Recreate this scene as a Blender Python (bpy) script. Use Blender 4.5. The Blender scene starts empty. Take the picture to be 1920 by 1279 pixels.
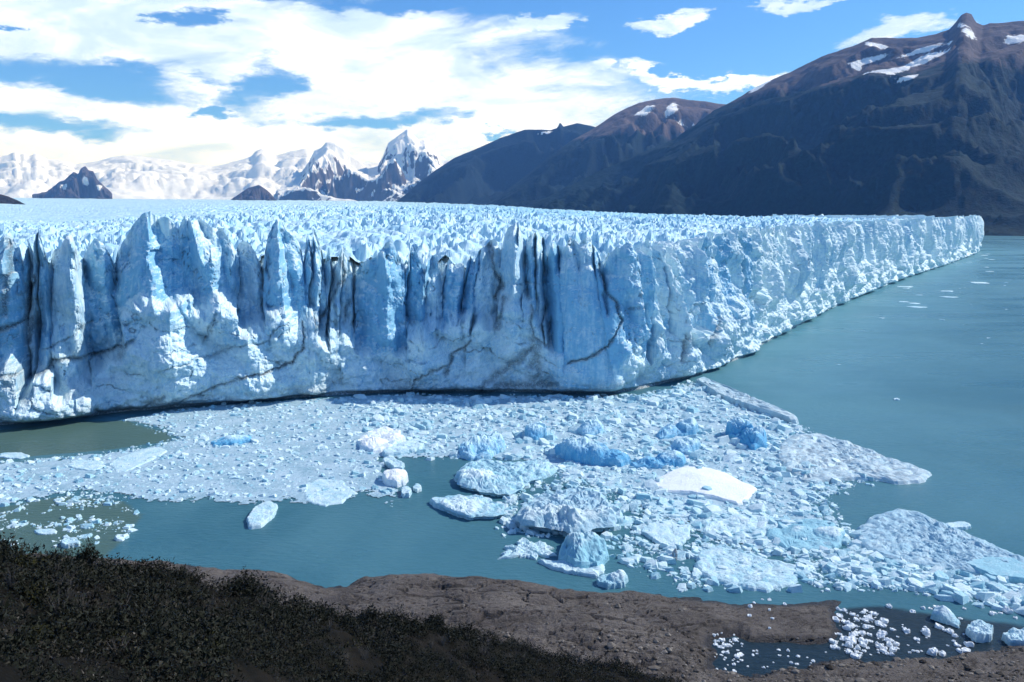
import bpy, math, random
import numpy as np
from mathutils import Vector

R = math.radians
random.seed(7)
rng = np.random.default_rng(11)
scene = bpy.context.scene
COL = scene.collection

# ------------------------------------------------------------------ camera
CAM_H = 70.0            # metres above the lake
FPX = 1500.0            # focal length in pixels of the 1920 px wide photograph
HORIZ = 395.0
PITCH = math.atan((639.5 - HORIZ) / FPX)
CP, SP = math.cos(PITCH), math.sin(PITCH)
cam = bpy.data.cameras.new('camera')
cam_ob = bpy.data.objects.new('camera', cam)
COL.objects.link(cam_ob)
cam_ob.location = (0, 0, CAM_H)
cam_ob.rotation_euler = (math.pi / 2 - PITCH, 0, 0)
cam.sensor_width = 36.0
cam.lens = 36.0 * FPX / 1920.0
cam.clip_start = 0.5
cam.clip_end = 90000
scene.camera = cam_ob

# ------------------------------------------------------------------ sun, sky, exposure
SUN_AZ = R(71)          # from the view axis (+Y) towards +X
SUN_EL = R(41)
SUN_DIR = Vector((math.sin(SUN_AZ) * math.cos(SUN_EL), math.cos(SUN_AZ) * math.cos(SUN_EL), math.sin(SUN_EL)))
sun = bpy.data.lights.new('sun', 'SUN')
sun.energy = 4.4
sun.angle = R(0.53)
sun.color = (1.0, 0.975, 0.93)
sun_ob = bpy.data.objects.new('sun', sun)
COL.objects.link(sun_ob)
sun_ob.rotation_euler = SUN_DIR.to_track_quat('Z', 'Y').to_euler()
sun_ob.location = (300, 200, 400)

scene.view_settings.view_transform = 'Standard'
scene.view_settings.look = 'None'
scene.view_settings.exposure = 0.22
scene.view_settings.gamma = 1.0
scene.view_settings.use_curve_mapping = False
scene.render.engine = 'CYCLES'
scene.cycles.use_denoising = True
scene.cycles.adaptive_threshold = 0.02
scene.cycles.max_bounces = 6
scene.cycles.diffuse_bounces = 3
scene.cycles.glossy_bounces = 2
scene.cycles.transmission_bounces = 2
scene.cycles.volume_bounces = 0
scene.cycles.caustics_reflective = False
scene.cycles.caustics_refractive = False


def ray(px, py):
    up = (639.5 - py) / FPX
    return ((px - 960.0) / FPX, CP + SP * up, -SP + CP * up)


def P(px, py, z=0.0):
    """point of the plane at height z seen at a place of the photograph"""
    d = ray(px, py)
    t = (z - CAM_H) / d[2]
    return (d[0] * t, d[1] * t, z)


def Q(px, py, D):
    """point at ground distance D (along the view axis)"""
    d = ray(px, py)
    t = D / d[1]
    return (d[0] * t, D, CAM_H + d[2] * t)


def proj(x, y, z):
    zz = z - CAM_H
    f = CP * y - SP * zz
    u = SP * y + CP * zz
    return 960 + FPX * x / f, 639.5 - FPX * u / f


class NT:
    """small helper to write node trees"""
    def __init__(self, tree):
        self.t = tree
        tree.nodes.clear()

    def n(self, typ, ins=None, **props):
        nd = self.t.nodes.new(typ)
        for k, v in props.items():
            setattr(nd, k, v)
        if ins:
            for k, v in ins.items():
                self.set(nd.inputs[k], v)
        return nd

    def set(self, sock, v):
        if isinstance(v, bpy.types.NodeSocket):
            self.t.links.new(v, sock)
        else:
            sock.default_value = v

    def math(self, op, a, b=0.0, c=None, clamp=False):
        nd = self.t.nodes.new('ShaderNodeMath')
        nd.operation = op
        nd.use_clamp = clamp
        self.set(nd.inputs[0], a)
        self.set(nd.inputs[1], b)
        if c is not None:
            self.set(nd.inputs[2], c)
        return nd.outputs[0]

    def ramp(self, v, a, b, lo=0.0, hi=1.0, smooth=True):
        nd = self.t.nodes.new('ShaderNodeMapRange')
        nd.interpolation_type = 'SMOOTHSTEP' if smooth else 'LINEAR'
        nd.clamp = True
        self.set(nd.inputs[0], v)
        for i, x in enumerate((a, b, lo, hi)):
            self.set(nd.inputs[1 + i], x)
        return nd.outputs[0]

    def mix(self, f, a, b, typ='MIX'):
        nd = self.t.nodes.new('ShaderNodeMix')
        nd.data_type = 'RGBA'
        nd.blend_type = typ
        self.set(nd.inputs[0], f)
        self.set(nd.inputs[6], a)
        self.set(nd.inputs[7], b)
        return nd.outputs[2]

    def noise(self, vec, scale, detail=4.0, rough=0.55, dist=0.0):
        nd = self.n('ShaderNodeTexNoise', {'Scale': scale, 'Detail': detail, 'Roughness': rough, 'Distortion': dist})
        if vec is not None:
            self.set(nd.inputs['Vector'], vec)
        return nd.outputs['Fac']

    def mapping(self, vec, scale=(1, 1, 1), loc=(0, 0, 0)):
        nd = self.n('ShaderNodeMapping', {'Vector': vec, 'Scale': scale, 'Location': loc})
        return nd.outputs[0]

    def attr(self, name):
        return self.n('ShaderNodeAttribute', attribute_name=name).outputs['Fac']


# ------------------------------------------------------------------ world: clear sky with broken cloud
world = bpy.data.worlds.new('World')
scene.world = world
world.use_nodes = True
w = NT(world.node_tree)
SKY_STR = 0.10
sky = w.n('ShaderNodeTexSky', sky_type='NISHITA', sun_disc=False, sun_elevation=SUN_EL, sun_rotation=SUN_AZ,
          altitude=300.0, air_density=1.0, dust_density=0.3, ozone_density=3.0)
tc = w.n('ShaderNodeTexCoord').outputs['Generated']
sep = w.n('ShaderNodeSeparateXYZ', {0: tc})
dx, dy, dz = sep.outputs
hyp = w.math('SQRT', w.math('ADD', w.math('MULTIPLY', dx, dx), w.math('MULTIPLY', dy, dy)))
az = w.math('ARCTAN2', dx, dy)
el = w.math('DIVIDE', dz, w.math('MAXIMUM', hyp, 0.02))
uv = w.n('ShaderNodeCombineXYZ', {0: az, 1: w.math('MULTIPLY', el, 2.6), 2: 0.0}).outputs[0]
uvs = w.n('ShaderNodeCombineXYZ', {0: az, 1: w.math('MULTIPLY_ADD', az, -0.5, w.math('MULTIPLY', el, 4.5)), 2: 4.0}).outputs[0]
warp_n = w.n('ShaderNodeTexNoise', {'Vector': uv, 'Scale': 7.5, 'Detail': 8.0, 'Roughness': 0.66})
wsep = w.n('ShaderNodeSeparateColor', {0: warp_n.outputs['Color']})
azw = w.math('ADD', az, w.math('MULTIPLY', w.math('SUBTRACT', wsep.outputs[0], 0.5), 0.30))
elw = w.math('ADD', el, w.math('MULTIPLY', w.math('SUBTRACT', wsep.outputs[1], 0.5), 0.075))


def sky_uv(px, py):
    d = ray(px, py)
    return math.atan2(d[0], d[1]), d[2] / math.hypot(d[0], d[1])


def blob(px, py, rx, ry, tilt=0.0):
    """soft ellipse of sky: 1 in its middle, 0 at its rim, negative outside"""
    u0, v0 = sky_uv(px, py)
    a = w.math('SUBTRACT', azw, u0)
    b = w.math('SUBTRACT', elw, v0)
    if tilt:
        b = w.math('MULTIPLY_ADD', a, -tilt, b)
    a = w.math('MULTIPLY', a, FPX / rx)
    b = w.math('MULTIPLY', b, FPX / ry)
    return w.math('SUBTRACT', 1.0, w.math('ADD', w.math('MULTIPLY', a, a), w.math('MULTIPLY', b, b)))


def vmax(lst):
    o = lst[0]
    for x in lst[1:]:
        o = w.math('MAXIMUM', o, x)
    return o


clouds = vmax([blob(150, 45, 330, 85), blob(640, 85, 330, 72), blob(850, 200, 350, 90), blob(330, 245, 620, 90),
               blob(560, 170, 250, 70), blob(-500, 150, 560, 220),
               blob(1000, 48, 85, 17, 0.22), blob(1270, 36, 62, 10, 0.06), blob(1275, 140, 78, 17, -0.3),
               blob(1400, 157, 55, 12, 0.15), blob(1690, 56, 100, 18), blob(1120, 125, 42, 7), blob(1530, -2, 80, 7),
               blob(440, 8, 90, 18), blob(2350, 60, 260, 60, 0.1)])
holes = vmax([blob(95, 138, 205, 27, -0.06), blob(475, 150, 75, 38, 0.2), blob(75, 232, 150, 17), blob(700, 221, 150, 15, 0.04),
              blob(345, 24, 46, 20), blob(735, 4, 230, 16), blob(15, 38, 30, 7), blob(945, 250, 40, 7), blob(420, 205, 40, 10)])
shape = w.math('MINIMUM', w.math('MULTIPLY', clouds, 1.25), w.math('MULTIPLY_ADD', holes, -1.15, 0.12))
shape = w.math('MINIMUM', shape, 1.1)
fine = w.noise(uvs, 8.0, 9.0, 0.66, 0.5)
shape = w.math('ADD', shape, w.math('MULTIPLY', w.math('SUBTRACT', fine, 0.5), 3.4))
cov_front = w.ramp(shape, -0.75, 0.85)
# the rest of the sky: the same broken cloud, laid out on a flat layer
zc = w.math('MAXIMUM', dz, 0.06)
flat = w.n('ShaderNodeCombineXYZ', {0: w.math('DIVIDE', dx, zc), 1: w.math('DIVIDE', dy, zc), 2: 3.0}).outputs[0]
cov_rest = w.ramp(w.noise(flat, 0.55, 7.0, 0.58, 0.4), 0.50, 0.66)
in_front = w.math('MULTIPLY', w.ramp(w.math('ABSOLUTE', az), 0.85, 1.1, 1.0, 0.0), w.ramp(el, 0.36, 0.5, 1.0, 0.0))
cov = w.math('ADD', w.math('MULTIPLY', cov_front, in_front), w.math('MULTIPLY', cov_rest, w.math('SUBTRACT', 1.0, in_front)))
cov = w.math('MULTIPLY', cov, 0.96)
body = w.noise(uv, 7.0, 5.0, 0.6, 0.6)
tone = w.ramp(w.math('ADD', body, w.math('MULTIPLY', w.ramp(el, 0.05, 0.26), -0.16)), 0.26, 0.52)
cl_col = w.mix(tone, (6.6, 8.6, 10.2, 1), (11.0, 12.2, 13.8, 1))
skyc = w.mix(1.0, sky.outputs[0], (0.52, 0.95, 1.50, 1), 'MULTIPLY')
bgc = w.mix(cov, skyc, cl_col)
bg = w.n('ShaderNodeBackground', {'Color': bgc, 'Strength': SKY_STR})
w.n('ShaderNodeOutputWorld', {'Surface': bg.outputs[0]})


# ------------------------------------------------------------------ numpy noise
def _h(ix, iy, seed):
    u = np.uint32
    n = ix.astype(np.int32).view(u) * u(374761393) + iy.astype(np.int32).view(u) * u(668265263) + u((seed * 1442695041) & 0xFFFFFFFF)
    n = (n ^ (n >> u(13))) * u(1274126177)
    n = (n ^ (n >> u(16))) * u(2246822519)
    n = n ^ (n >> u(15))
    return (n & u(0xFFFFFF)).astype(np.float32) * np.float32(1.0 / 0x1000000)


def pnoise(x, y, seed=0):
    ix, iy = np.floor(x), np.floor(y)
    fx, fy = x - ix, y - iy
    ux, uy = fx * fx * fx * (fx * (fx * 6 - 15) + 10), fy * fy * fy * (fy * (fy * 6 - 15) + 10)
    def g(ox, oy):
        a = _h(ix + ox, iy + oy, seed) * 2 * math.pi
        return np.cos(a) * (fx - ox) + np.sin(a) * (fy - oy)
    a = g(0, 0) * (1 - ux) + g(1, 0) * ux
    b = g(0, 1) * (1 - ux) + g(1, 1) * ux
    return (a * (1 - uy) + b * uy) * 1.5


def fbm(x, y, seed=0, oct=5, gain=0.5):
    o, a, f = 0.0, 1.0, 1.0
    for k in range(oct):
        o = o + a * pnoise(x * f + 13.7 * k, y * f - 7.1 * k, seed + k * 17)
        a *= gain
        f *= 2.03
    return o


def ridged(x, y, seed=0, oct=5, gain=0.5):
    o, a, f, wgt = 0.0, 1.0, 1.0, 1.0
    for k in range(oct):
        n = 1 - np.abs(pnoise(x * f + 5.3 * k, y * f + 9.1 * k, seed + k * 31))
        n = n * n * wgt
        o = o + a * n
        wgt = np.clip(n * 1.6, 0, 1)
        a *= gain
        f *= 2.1
    return o


def voro(x, y, seed=0):
    """nearest and second nearest distance, a random number per cell"""
    ix, iy = np.floor(x), np.floor(y)
    f1 = np.full(x.shape, 9.0)
    f2 = np.full(x.shape, 9.0)
    cid = np.zeros(x.shape)
    for ox in (-1, 0, 1):
        for oy in (-1, 0, 1):
            jx, jy = ix + ox, iy + oy
            d = np.hypot(jx + _h(jx, jy, seed) - x, jy + _h(jx, jy, seed + 5) - y)
            near = d < f1
            f2 = np.where(near, f1, np.minimum(f2, d))
            cid = np.where(near, _h(jx, jy, seed + 9), cid)
            f1 = np.where(near, d, f1)
    return f1, f2, cid


def facet(x, y, seed=0, tilt=0.9, curve=0.55, cone=0.0):
    """broken, chiselled relief: the upper envelope of tilted planes, one per cell"""
    ix, iy = np.floor(x), np.floor(y)
    o = np.full(x.shape, -9.0)
    for ox in (-1, 0, 1):
        for oy in (-1, 0, 1):
            jx, jy = ix + ox, iy + oy
            ax = x - (jx + _h(jx, jy, seed))
            ay = y - (jy + _h(jx, jy, seed + 3))
            v = (_h(jx, jy, seed + 7) - 0.5) * 0.9 + (_h(jx, jy, seed + 11) - 0.5) * 2 * tilt * ax \
                + (_h(jx, jy, seed + 13) - 0.5) * 2 * tilt * ay - curve * (ax * ax + ay * ay) * 1.6
            if cone:
                v = v - cone * np.maximum(np.abs(ax * 0.9 + ay * 0.4), np.abs(ay * 0.9 - ax * 0.4))
            o = np.maximum(o, v)
    return o


def sstep(a, b, x):
    t = np.clip((x - a) / (b - a), 0, 1)
    return t * t * (3 - 2 * t)


# ------------------------------------------------------------------ mesh helpers
def mk_mesh(name, verts, faces, attrs=None, smooth=False):
    verts = np.ascontiguousarray(verts, dtype=np.float32)
    faces = np.ascontiguousarray(faces, dtype=np.int32)
    me = bpy.data.meshes.new(name)
    k = faces.shape[1]
    me.vertices.add(len(verts))
    me.vertices.foreach_set('co', verts.ravel())
    me.loops.add(faces.size)
    me.loops.foreach_set('vertex_index', faces.ravel())
    me.polygons.add(len(faces))
    me.polygons.foreach_set('loop_start', np.arange(0, faces.size, k, dtype=np.int32))
    me.polygons.foreach_set('use_smooth', np.full(len(faces), smooth, dtype=bool))
    me.update(calc_edges=True)
    for an, av in (attrs or {}).items():
        a = me.attributes.new(an, 'FLOAT', 'POINT')
        a.data.foreach_set('value', np.ascontiguousarray(av, dtype=np.float32).ravel())
    return me


def grid_faces(n, m):
    i = np.arange(n * m).reshape(n, m)
    return np.stack([i[:-1, :-1], i[:-1, 1:], i[1:, 1:], i[1:, :-1]], -1).reshape(-1, 4)


def obj(name, me, mat=None, parent=None, **tags):
    o = bpy.data.objects.new(name, me)
    COL.objects.link(o)
    if mat is not None and me is not None and not me.materials:
        me.materials.append(mat)
    o.parent = parent
    for k, v in tags.items():
        o[k] = v
    return o


def sub_mesh(name, V, F, attrs=None, smooth=False):
    """mesh of some faces of a larger set of vertices"""
    used, inv = np.unique(F, return_inverse=True)
    return mk_mesh(name, V[used], inv.reshape(F.shape), {k: v[used] for k, v in (attrs or {}).items()}, smooth)


def inside_poly(x, y, poly):
    """signed distance to a polygon, positive inside"""
    poly = np.asarray(poly, float)
    ins = np.zeros(x.shape, bool)
    dist = np.full(x.shape, 1e9)
    for (ax, ay), (bx, by) in zip(poly, np.roll(poly, -1, 0)):
        c = ((ay > y) != (by > y)) & (x < (bx - ax) * (y - ay) / (by - ay + 1e-12) + ax)
        ins ^= c
        ex, ey = bx - ax, by - ay
        t = np.clip(((x - ax) * ex + (y - ay) * ey) / (ex * ex + ey * ey + 1e-9), 0, 1)
        dist = np.minimum(dist, np.hypot(x - ax - t * ex, y - ay - t * ey))
    return np.where(ins, dist, -dist)


def line_dist(x, y, pts):
    """distance to a polyline"""
    d = np.full(x.shape, 1e9)
    for (ax, ay), (bx, by) in zip(pts[:-1], pts[1:]):
        ex, ey = bx - ax, by - ay
        t = np.clip(((x - ax) * ex + (y - ay) * ey) / (ex * ex + ey * ey + 1e-9), 0, 1)
        d = np.minimum(d, np.hypot(x - ax - t * ex, y - ay - t * ey))
    return d


def new_mat(name):
    m = bpy.data.materials.new(name)
    m.use_nodes = True
    return m, NT(m.node_tree)


def finish(nt, col, rough=0.6, bump=None, bump_d=0.1, bump_s=0.6, spec=0.3, **extra):
    ins = {'Base Color': col, 'Roughness': rough, 'Specular IOR Level': spec}
    ins.update(extra)
    b = nt.n('ShaderNodeBsdfPrincipled', ins)
    if bump is not None:
        bn = nt.n('ShaderNodeBump', {'Height': bump, 'Distance': bump_d, 'Strength': bump_s})
        nt.set(b.inputs['Normal'], bn.outputs[0])
    nt.n('ShaderNodeOutputMaterial', {'Surface': b.outputs[0]})


# ------------------------------------------------------------------ materials
def ice_material(name, white, blue, lo, hi, scale, dirtcol=(0.05, 0.045, 0.045, 1), speck=0.0, rough=0.55, streak=0.0, relief=0.5):
    m, t = new_mat(name)
    g = t.n('ShaderNodeNewGeometry')
    pos = g.outputs['Position']
    n1 = t.noise(pos, scale, 5.0, 0.6)
    n2 = t.noise(pos, scale * 6, 5.0, 0.65)
    f = t.math('ADD', t.math('MULTIPLY_ADD', n2, 0.45, t.math('MULTIPLY', n1, 0.55)), t.attr('blue'))
    if streak:
        sn_ = t.noise(t.mapping(pos, (1, 1, 0.12)), scale * 9, 5.0, 0.65)
        f = t.math('MULTIPLY_ADD', t.math('SUBTRACT', sn_, 0.5), streak, f)
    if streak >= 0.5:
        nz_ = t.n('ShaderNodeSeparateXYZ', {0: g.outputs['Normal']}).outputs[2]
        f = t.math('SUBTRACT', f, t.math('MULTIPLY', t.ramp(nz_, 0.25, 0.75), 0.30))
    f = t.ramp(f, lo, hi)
    c = t.mix(f, white, blue)
    # grit and dust frozen into the surface, plus painted shade on berg fronts
    n3 = t.noise(pos, scale * 22, 4.0, 0.7)
    d = t.math('MULTIPLY', t.attr('dirt'), t.ramp(n3, 0.25, 0.6))
    if speck:
        d = t.math('MAXIMUM', d, t.math('MULTIPLY', t.ramp(t.math('MULTIPLY_ADD', n3, 0.5, t.math('MULTIPLY', n1, 0.5)), 0.55, 0.75), speck))
    c = t.mix(d, c, dirtcol)
    h = t.math('ADD', t.math('MULTIPLY', n2, 0.6), t.math('MULTIPLY', n3, 0.4))
    finish(t, c, rough, h, relief, 0.7, 0.35)
    return m


M = {}
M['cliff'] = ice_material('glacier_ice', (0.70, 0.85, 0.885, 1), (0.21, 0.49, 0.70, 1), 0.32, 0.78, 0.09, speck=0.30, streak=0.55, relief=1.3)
M['plateau'] = ice_material('glacier_top_ice', (0.62, 0.79, 0.84, 1), (0.22, 0.50, 0.68, 1), 0.26, 0.70, 0.05)
M['floe'] = ice_material('floe_ice', (0.64, 0.80, 0.84, 1), (0.26, 0.53, 0.64, 1), 0.36, 0.74, 0.35, speck=0.18)
M['bluice'] = ice_material('blue_berg_ice', (0.56, 0.79, 0.86, 1), (0.10, 0.40, 0.65, 1), 0.34, 0.78, 0.45, streak=0.3)
M['grey'] = ice_material('dirty_floe_ice', (0.57, 0.71, 0.75, 1), (0.28, 0.49, 0.61, 1), 0.38, 0.72, 0.3, dirtcol=(0.13, 0.15, 0.175, 1), speck=0.34)
M['snowice'] = ice_material('snowy_floe_ice', (0.84, 0.89, 0.90, 1), (0.50, 0.68, 0.80, 1), 0.46, 0.85, 0.3)
M['slush'] = ice_material('slush_ice', (0.44, 0.58, 0.66, 1), (0.20, 0.36, 0.44, 1), 0.32, 0.72, 0.12, speck=0.15)

# lake water, milky with rock flour, silty plumes by the ice foot
m, t = new_mat('lake_water')
pos = t.n('ShaderNodeNewGeometry').outputs['Position']
n = t.noise(pos, 0.012, 5.0, 0.6, 0.5)
c = t.mix(t.ramp(n, 0.3, 0.7), (0.034, 0.124, 0.165, 1), (0.068, 0.182, 0.222, 1))
silt = t.math('ADD', t.attr('silt'), t.math('MULTIPLY', t.math('SUBTRACT', t.noise(pos, 0.06, 5.0, 0.6), 0.5), 0.8))
c = t.mix(t.ramp(silt, 0.3, 0.6), c, (0.070, 0.130, 0.112, 1))
c = t.mix(t.math('MULTIPLY', t.attr('wall_reflection'), t.ramp(n, 0.2, 0.8, 0.7, 1.0)), c, (0.110, 0.275, 0.335, 1))  # water by the wall brightened: ice reflection painted into the base colour
c = t.mix(t.ramp(t.math('ADD', t.attr('clear'), t.math('MULTIPLY', t.math('SUBTRACT', n, 0.5), 0.5)), 0.3, 0.7), c, (0.012, 0.026, 0.036, 1))  # inlet water darker: painted shade as well as clear water over dark rock
w1 = t.noise(t.mapping(pos, (0.5, 1.2, 1)), 0.8, 4.0, 0.6)
w2 = t.noise(pos, 0.02, 3.0, 0.5)
finish(t, c, t.ramp(t.noise(t.mapping(pos, (0.25, 1.0, 1)), 0.02, 4.0, 0.6), 0.35, 0.65, 0.22, 0.45), t.math('MULTIPLY', w1, w2), 0.6, 0.8, 0.32, IOR=1.33)
M['water'] = m

# bare glacier-polished rock
m, t = new_mat('shore_rock')
pos = t.n('ShaderNodeNewGeometry').outputs['Position']
n1 = t.noise(pos, 0.12, 6.0, 0.62)
n2 = t.noise(t.mapping(pos, (0.5, 1.6, 2.5)), 0.9, 6.0, 0.65)
n3 = t.noise(pos, 6.0, 4.0, 0.7)
c = t.mix(t.ramp(n1, 0.32, 0.68), (0.055, 0.047, 0.040, 1), (0.165, 0.147, 0.130, 1))
c = t.mix(t.ramp(n2, 0.35, 0.7), c, (0.095, 0.080, 0.073, 1))
c = t.mix(t.math('MULTIPLY', t.ramp(n3, 0.5, 0.75), 0.6), c, (0.030, 0.026, 0.024, 1))
n4 = t.noise(pos, 1.6, 6.0, 0.7)
c = t.mix(t.math('MULTIPLY', t.ramp(n4, 0.54, 0.72), 0.7), c, (0.19, 0.17, 0.15, 1))
c = t.mix(t.math('MULTIPLY', t.ramp(n4, 0.44, 0.30), 0.6), c, (0.026, 0.021, 0.018, 1))
c = t.mix(t.attr('wet'), c, (0.022, 0.020, 0.022, 1))
c = t.mix(t.attr('crack'), c, (0.018, 0.015, 0.014, 1))
h = t.math('ADD', t.math('MULTIPLY', n2, 0.7), t.math('MULTIPLY', n3, 0.3))
finish(t, c, t.math('MULTIPLY_ADD', t.attr('wet'), -0.45, 0.85), t.math('ADD', h, n4), 0.5, 0.9, 0.25)
M['rock'] = m

m, t = new_mat('hillside_soil')
pos = t.n('ShaderNodeNewGeometry').outputs['Position']
n1 = t.noise(pos, 0.5, 6.0, 0.65)
n2 = t.noise(pos, 5.0, 5.0, 0.7)
c = t.mix(t.ramp(n1, 0.35, 0.65), (0.005, 0.005, 0.004, 1), (0.013, 0.011, 0.008, 1))
c = t.mix(t.ramp(n2, 0.58, 0.78), c, (0.026, 0.022, 0.018, 1))
finish(t, c, 0.95, n2, 0.2, 0.8, 0.1)
M['soil'] = m


def leaf_mat(name, a, b, c_):
    m, t = new_mat(name)
    g = t.n('ShaderNodeNewGeometry')
    r = g.outputs['Random Per Island']
    c = t.mix(t.ramp(r, 0.0, 0.75), a, b)
    c = t.mix(t.ramp(r, 0.86, 0.98), c, c_)
    finish(t, c, 0.7, None, spec=0.15)
    M[name] = m


leaf_mat('dark_leaf', (0.005, 0.007, 0.004, 1), (0.013, 0.015, 0.008, 1), (0.035, 0.032, 0.022, 1))
leaf_mat('twig_leaf', (0.012, 0.010, 0.007, 1), (0.036, 0.031, 0.024, 1), (0.12, 0.11, 0.095, 1))
leaf_mat('yellow_leaf', (0.014, 0.015, 0.003, 1), (0.036, 0.036, 0.006, 1), (0.07, 0.062, 0.02, 1))
leaf_mat('deadwood', (0.05, 0.045, 0.04, 1), (0.12, 0.11, 0.10, 1), (0.17, 0.16, 0.15, 1))
leaf_mat('wood', (0.030, 0.024, 0.018, 1), (0.045, 0.036, 0.028, 1), (0.06, 0.05, 0.04, 1))
m, t = new_mat('stone')
r = t.n('ShaderNodeNewGeometry')
c = t.mix(r.outputs['Random Per Island'], (0.03, 0.025, 0.021, 1), (0.24, 0.215, 0.185, 1))
finish(t, c, 0.9, t.noise(r.outputs['Position'], 4.0), 0.1, 0.6, 0.2)
M['stone'] = m


def mountain_mat(name, tree_z, tree_w, forest, rock_a, rock_b, snow_from=None):
    m, t = new_mat(name)
    g = t.n('ShaderNodeNewGeometry')
    pos = g.outputs['Position']
    s = t.n('ShaderNodeSeparateXYZ', {0: pos})
    nb = t.noise(pos, 0.0035, 6.0, 0.6)
    nm = t.noise(t.mapping(pos, (1, 1, 0.35)), 0.014, 6.0, 0.68)
    nf = t.noise(pos, 0.06, 5.0, 0.7)
    rock = t.mix(t.ramp(nm, 0.32, 0.66), rock_a, rock_b)
    rock = t.mix(t.math('MULTIPLY', t.ramp(nf, 0.5, 0.7), 0.5), rock, (0.05, 0.042, 0.045, 1))
    fo = t.mix(t.ramp(nf, 0.35, 0.7), forest, tuple(x * 2.2 for x in forest[:3]) + (1,))
    fo = t.mix(t.math('MULTIPLY', t.ramp(nm, 0.60, 0.76), 0.07), fo, rock)
    hz = t.math('MULTIPLY_ADD', t.math('SUBTRACT', nb, 0.5), tree_w * 3.0, s.outputs[2])
    hz = t.math('MULTIPLY_ADD', t.math('SUBTRACT', nm, 0.5), tree_w * 2.0, hz)
    c = t.mix(t.ramp(hz, tree_z - tree_w * 0.35, tree_z + tree_w * 0.35), fo, rock)
    sn = t.attr('snow')
    if snow_from is not None:
        nz = t.n('ShaderNodeSeparateXYZ', {0: g.outputs['Normal']}).outputs[2]
        v = t.math('ADD', t.math('MULTIPLY_ADD', t.math('SUBTRACT', nm, 0.5), 0.9, nz), t.math('MULTIPLY', t.math('SUBTRACT', s.outputs[2], snow_from), 0.0005))
        sn = t.math('MAXIMUM', sn, t.ramp(v, 0.50, 0.60))
    sn = t.ramp(t.math('MULTIPLY_ADD', t.math('SUBTRACT', nf, 0.5), 0.8, sn), 0.42, 0.56)
    c = t.mix(sn, c, (0.84, 0.87, 0.90, 1))
    finish(t, c, 0.9, t.math('ADD', nf, nm), 12.0, 0.7, 0.1)
    M[name] = m


mountain_mat('forest_mountain', 720, 120, (0.003, 0.014, 0.017, 1), (0.060, 0.050, 0.054, 1), (0.125, 0.100, 0.098, 1))
mountain_mat('mid_mountain', 600, 90, (0.003, 0.013, 0.018, 1), (0.085, 0.068, 0.066, 1), (0.16, 0.124, 0.116, 1))
mountain_mat('far_ridge', 1000, 90, (0.003, 0.011, 0.018, 1), (0.06, 0.052, 0.05, 1), (0.10, 0.085, 0.08, 1))
mountain_mat('snow_peak', 200, 60, (0.05, 0.05, 0.055, 1), (0.055, 0.052, 0.058, 1), (0.13, 0.12, 0.125, 1), 620)
mountain_mat('snow_field', 200, 60, (0.05, 0.05, 0.055, 1), (0.06, 0.056, 0.06, 1), (0.13, 0.12, 0.125, 1), 40)
mountain_mat('nunatak_rock', 200, 60, (0.02, 0.02, 0.022, 1), (0.04, 0.036, 0.04, 1), (0.09, 0.08, 0.085, 1))

# ------------------------------------------------------------------ lake
FOOT_PX = [(0, 800), (150, 784), (330, 765), (480, 752), (640, 742), (760, 735), (900, 735), (1050, 738), (1140, 740), (1205, 733),
           (1255, 718), (1310, 706), (1360, 686), (1408, 668), (1428, 650), (1500, 611), (1580, 570), (1640, 545), (1700, 521), (1780, 496), (1846, 470)]
foot_w = [P(a, b)[:2] for a, b in FOOT_PX]
p0 = foot_w[0]
foot_w = [(p0[0] - 330, p0[1] - 70), (p0[0] - 160, p0[1] - 42), (p0[0] - 60, p0[1] - 16)] + foot_w + \
         [(foot_w[-1][0] + 8, foot_w[-1][1] + 70), (foot_w[-1][0] - 40, foot_w[-1][1] + 260), (foot_w[-1][0] - 150, foot_w[-1][1] + 700)]
FW = np.array(foot_w)

# lake surface: fine near the camera (for the silt plumes), then out to the far shores
ax_x = np.concatenate([np.array([-17000, -6000, -2500, -1000, -500]), np.linspace(-300, 300, 201), np.arange(330, 1300, 40), np.array([2500, 6000, 17000])])
ax_y = np.concatenate([np.array([-900, -300]), np.linspace(80, 340, 100), np.arange(360, 1700, 40), np.array([2000, 4000, 9000, 18500])])
LX, LY = np.meshgrid(ax_x, ax_y)
silt_p = [[P(*q)[:2] for q in [(-500, 830), (0, 806), (110, 792), (235, 788), (315, 812), (322, 826), (200, 845), (60, 856), (-300, 890)]],
          [P(*q)[:2] for q in [(-500, 980), (0, 950), (120, 930), (230, 938), (262, 965), (235, 1010), (180, 1060), (0, 1080), (-300, 1080)]]]
silt = np.zeros(LX.shape)
for pl in silt_p:
    silt = np.maximum(silt, sstep(-3.0, 4.0, inside_poly(LX, LY, pl)))
INLET_CLEAR_SHADE = [P(*q)[:2] for q in [(1330, 1185), (1400, 1195), (1545, 1195), (1560, 1140), (1640, 1132), (1760, 1150), (1960, 1175), (1960, 1230), (1700, 1262), (1500, 1290), (1310, 1300)]]
clear = sstep(-2.0, 3.0, inside_poly(LX, LY, INLET_CLEAR_SHADE))  # mask also carries the painted shade of the inlet
wall_reflection = np.exp(-line_dist(LX, LY, [tuple(p) for p in FW[12:]]) / (40 + 0.16 * LY)) * sstep(40, 110, LX) * 0.9
lake = obj('lake', mk_mesh('lake', np.stack([LX, LY, np.zeros_like(LX)], -1).reshape(-1, 3), grid_faces(*LX.shape), {'silt': silt, 'clear': clear, 'wall_reflection': wall_reflection}, True), M['water'],
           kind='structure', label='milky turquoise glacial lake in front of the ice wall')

# ------------------------------------------------------------------ glacier: top surface
GP = np.vstack([FW, np.array([[500, 2700], [100, 4200], [-500, 6000], [-1100, 8200], [-2600, 9900], [-7500, 9900], [-6500, 5500], [-3400, 2600], [-1500, 900], [-700, 230]])])


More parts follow.
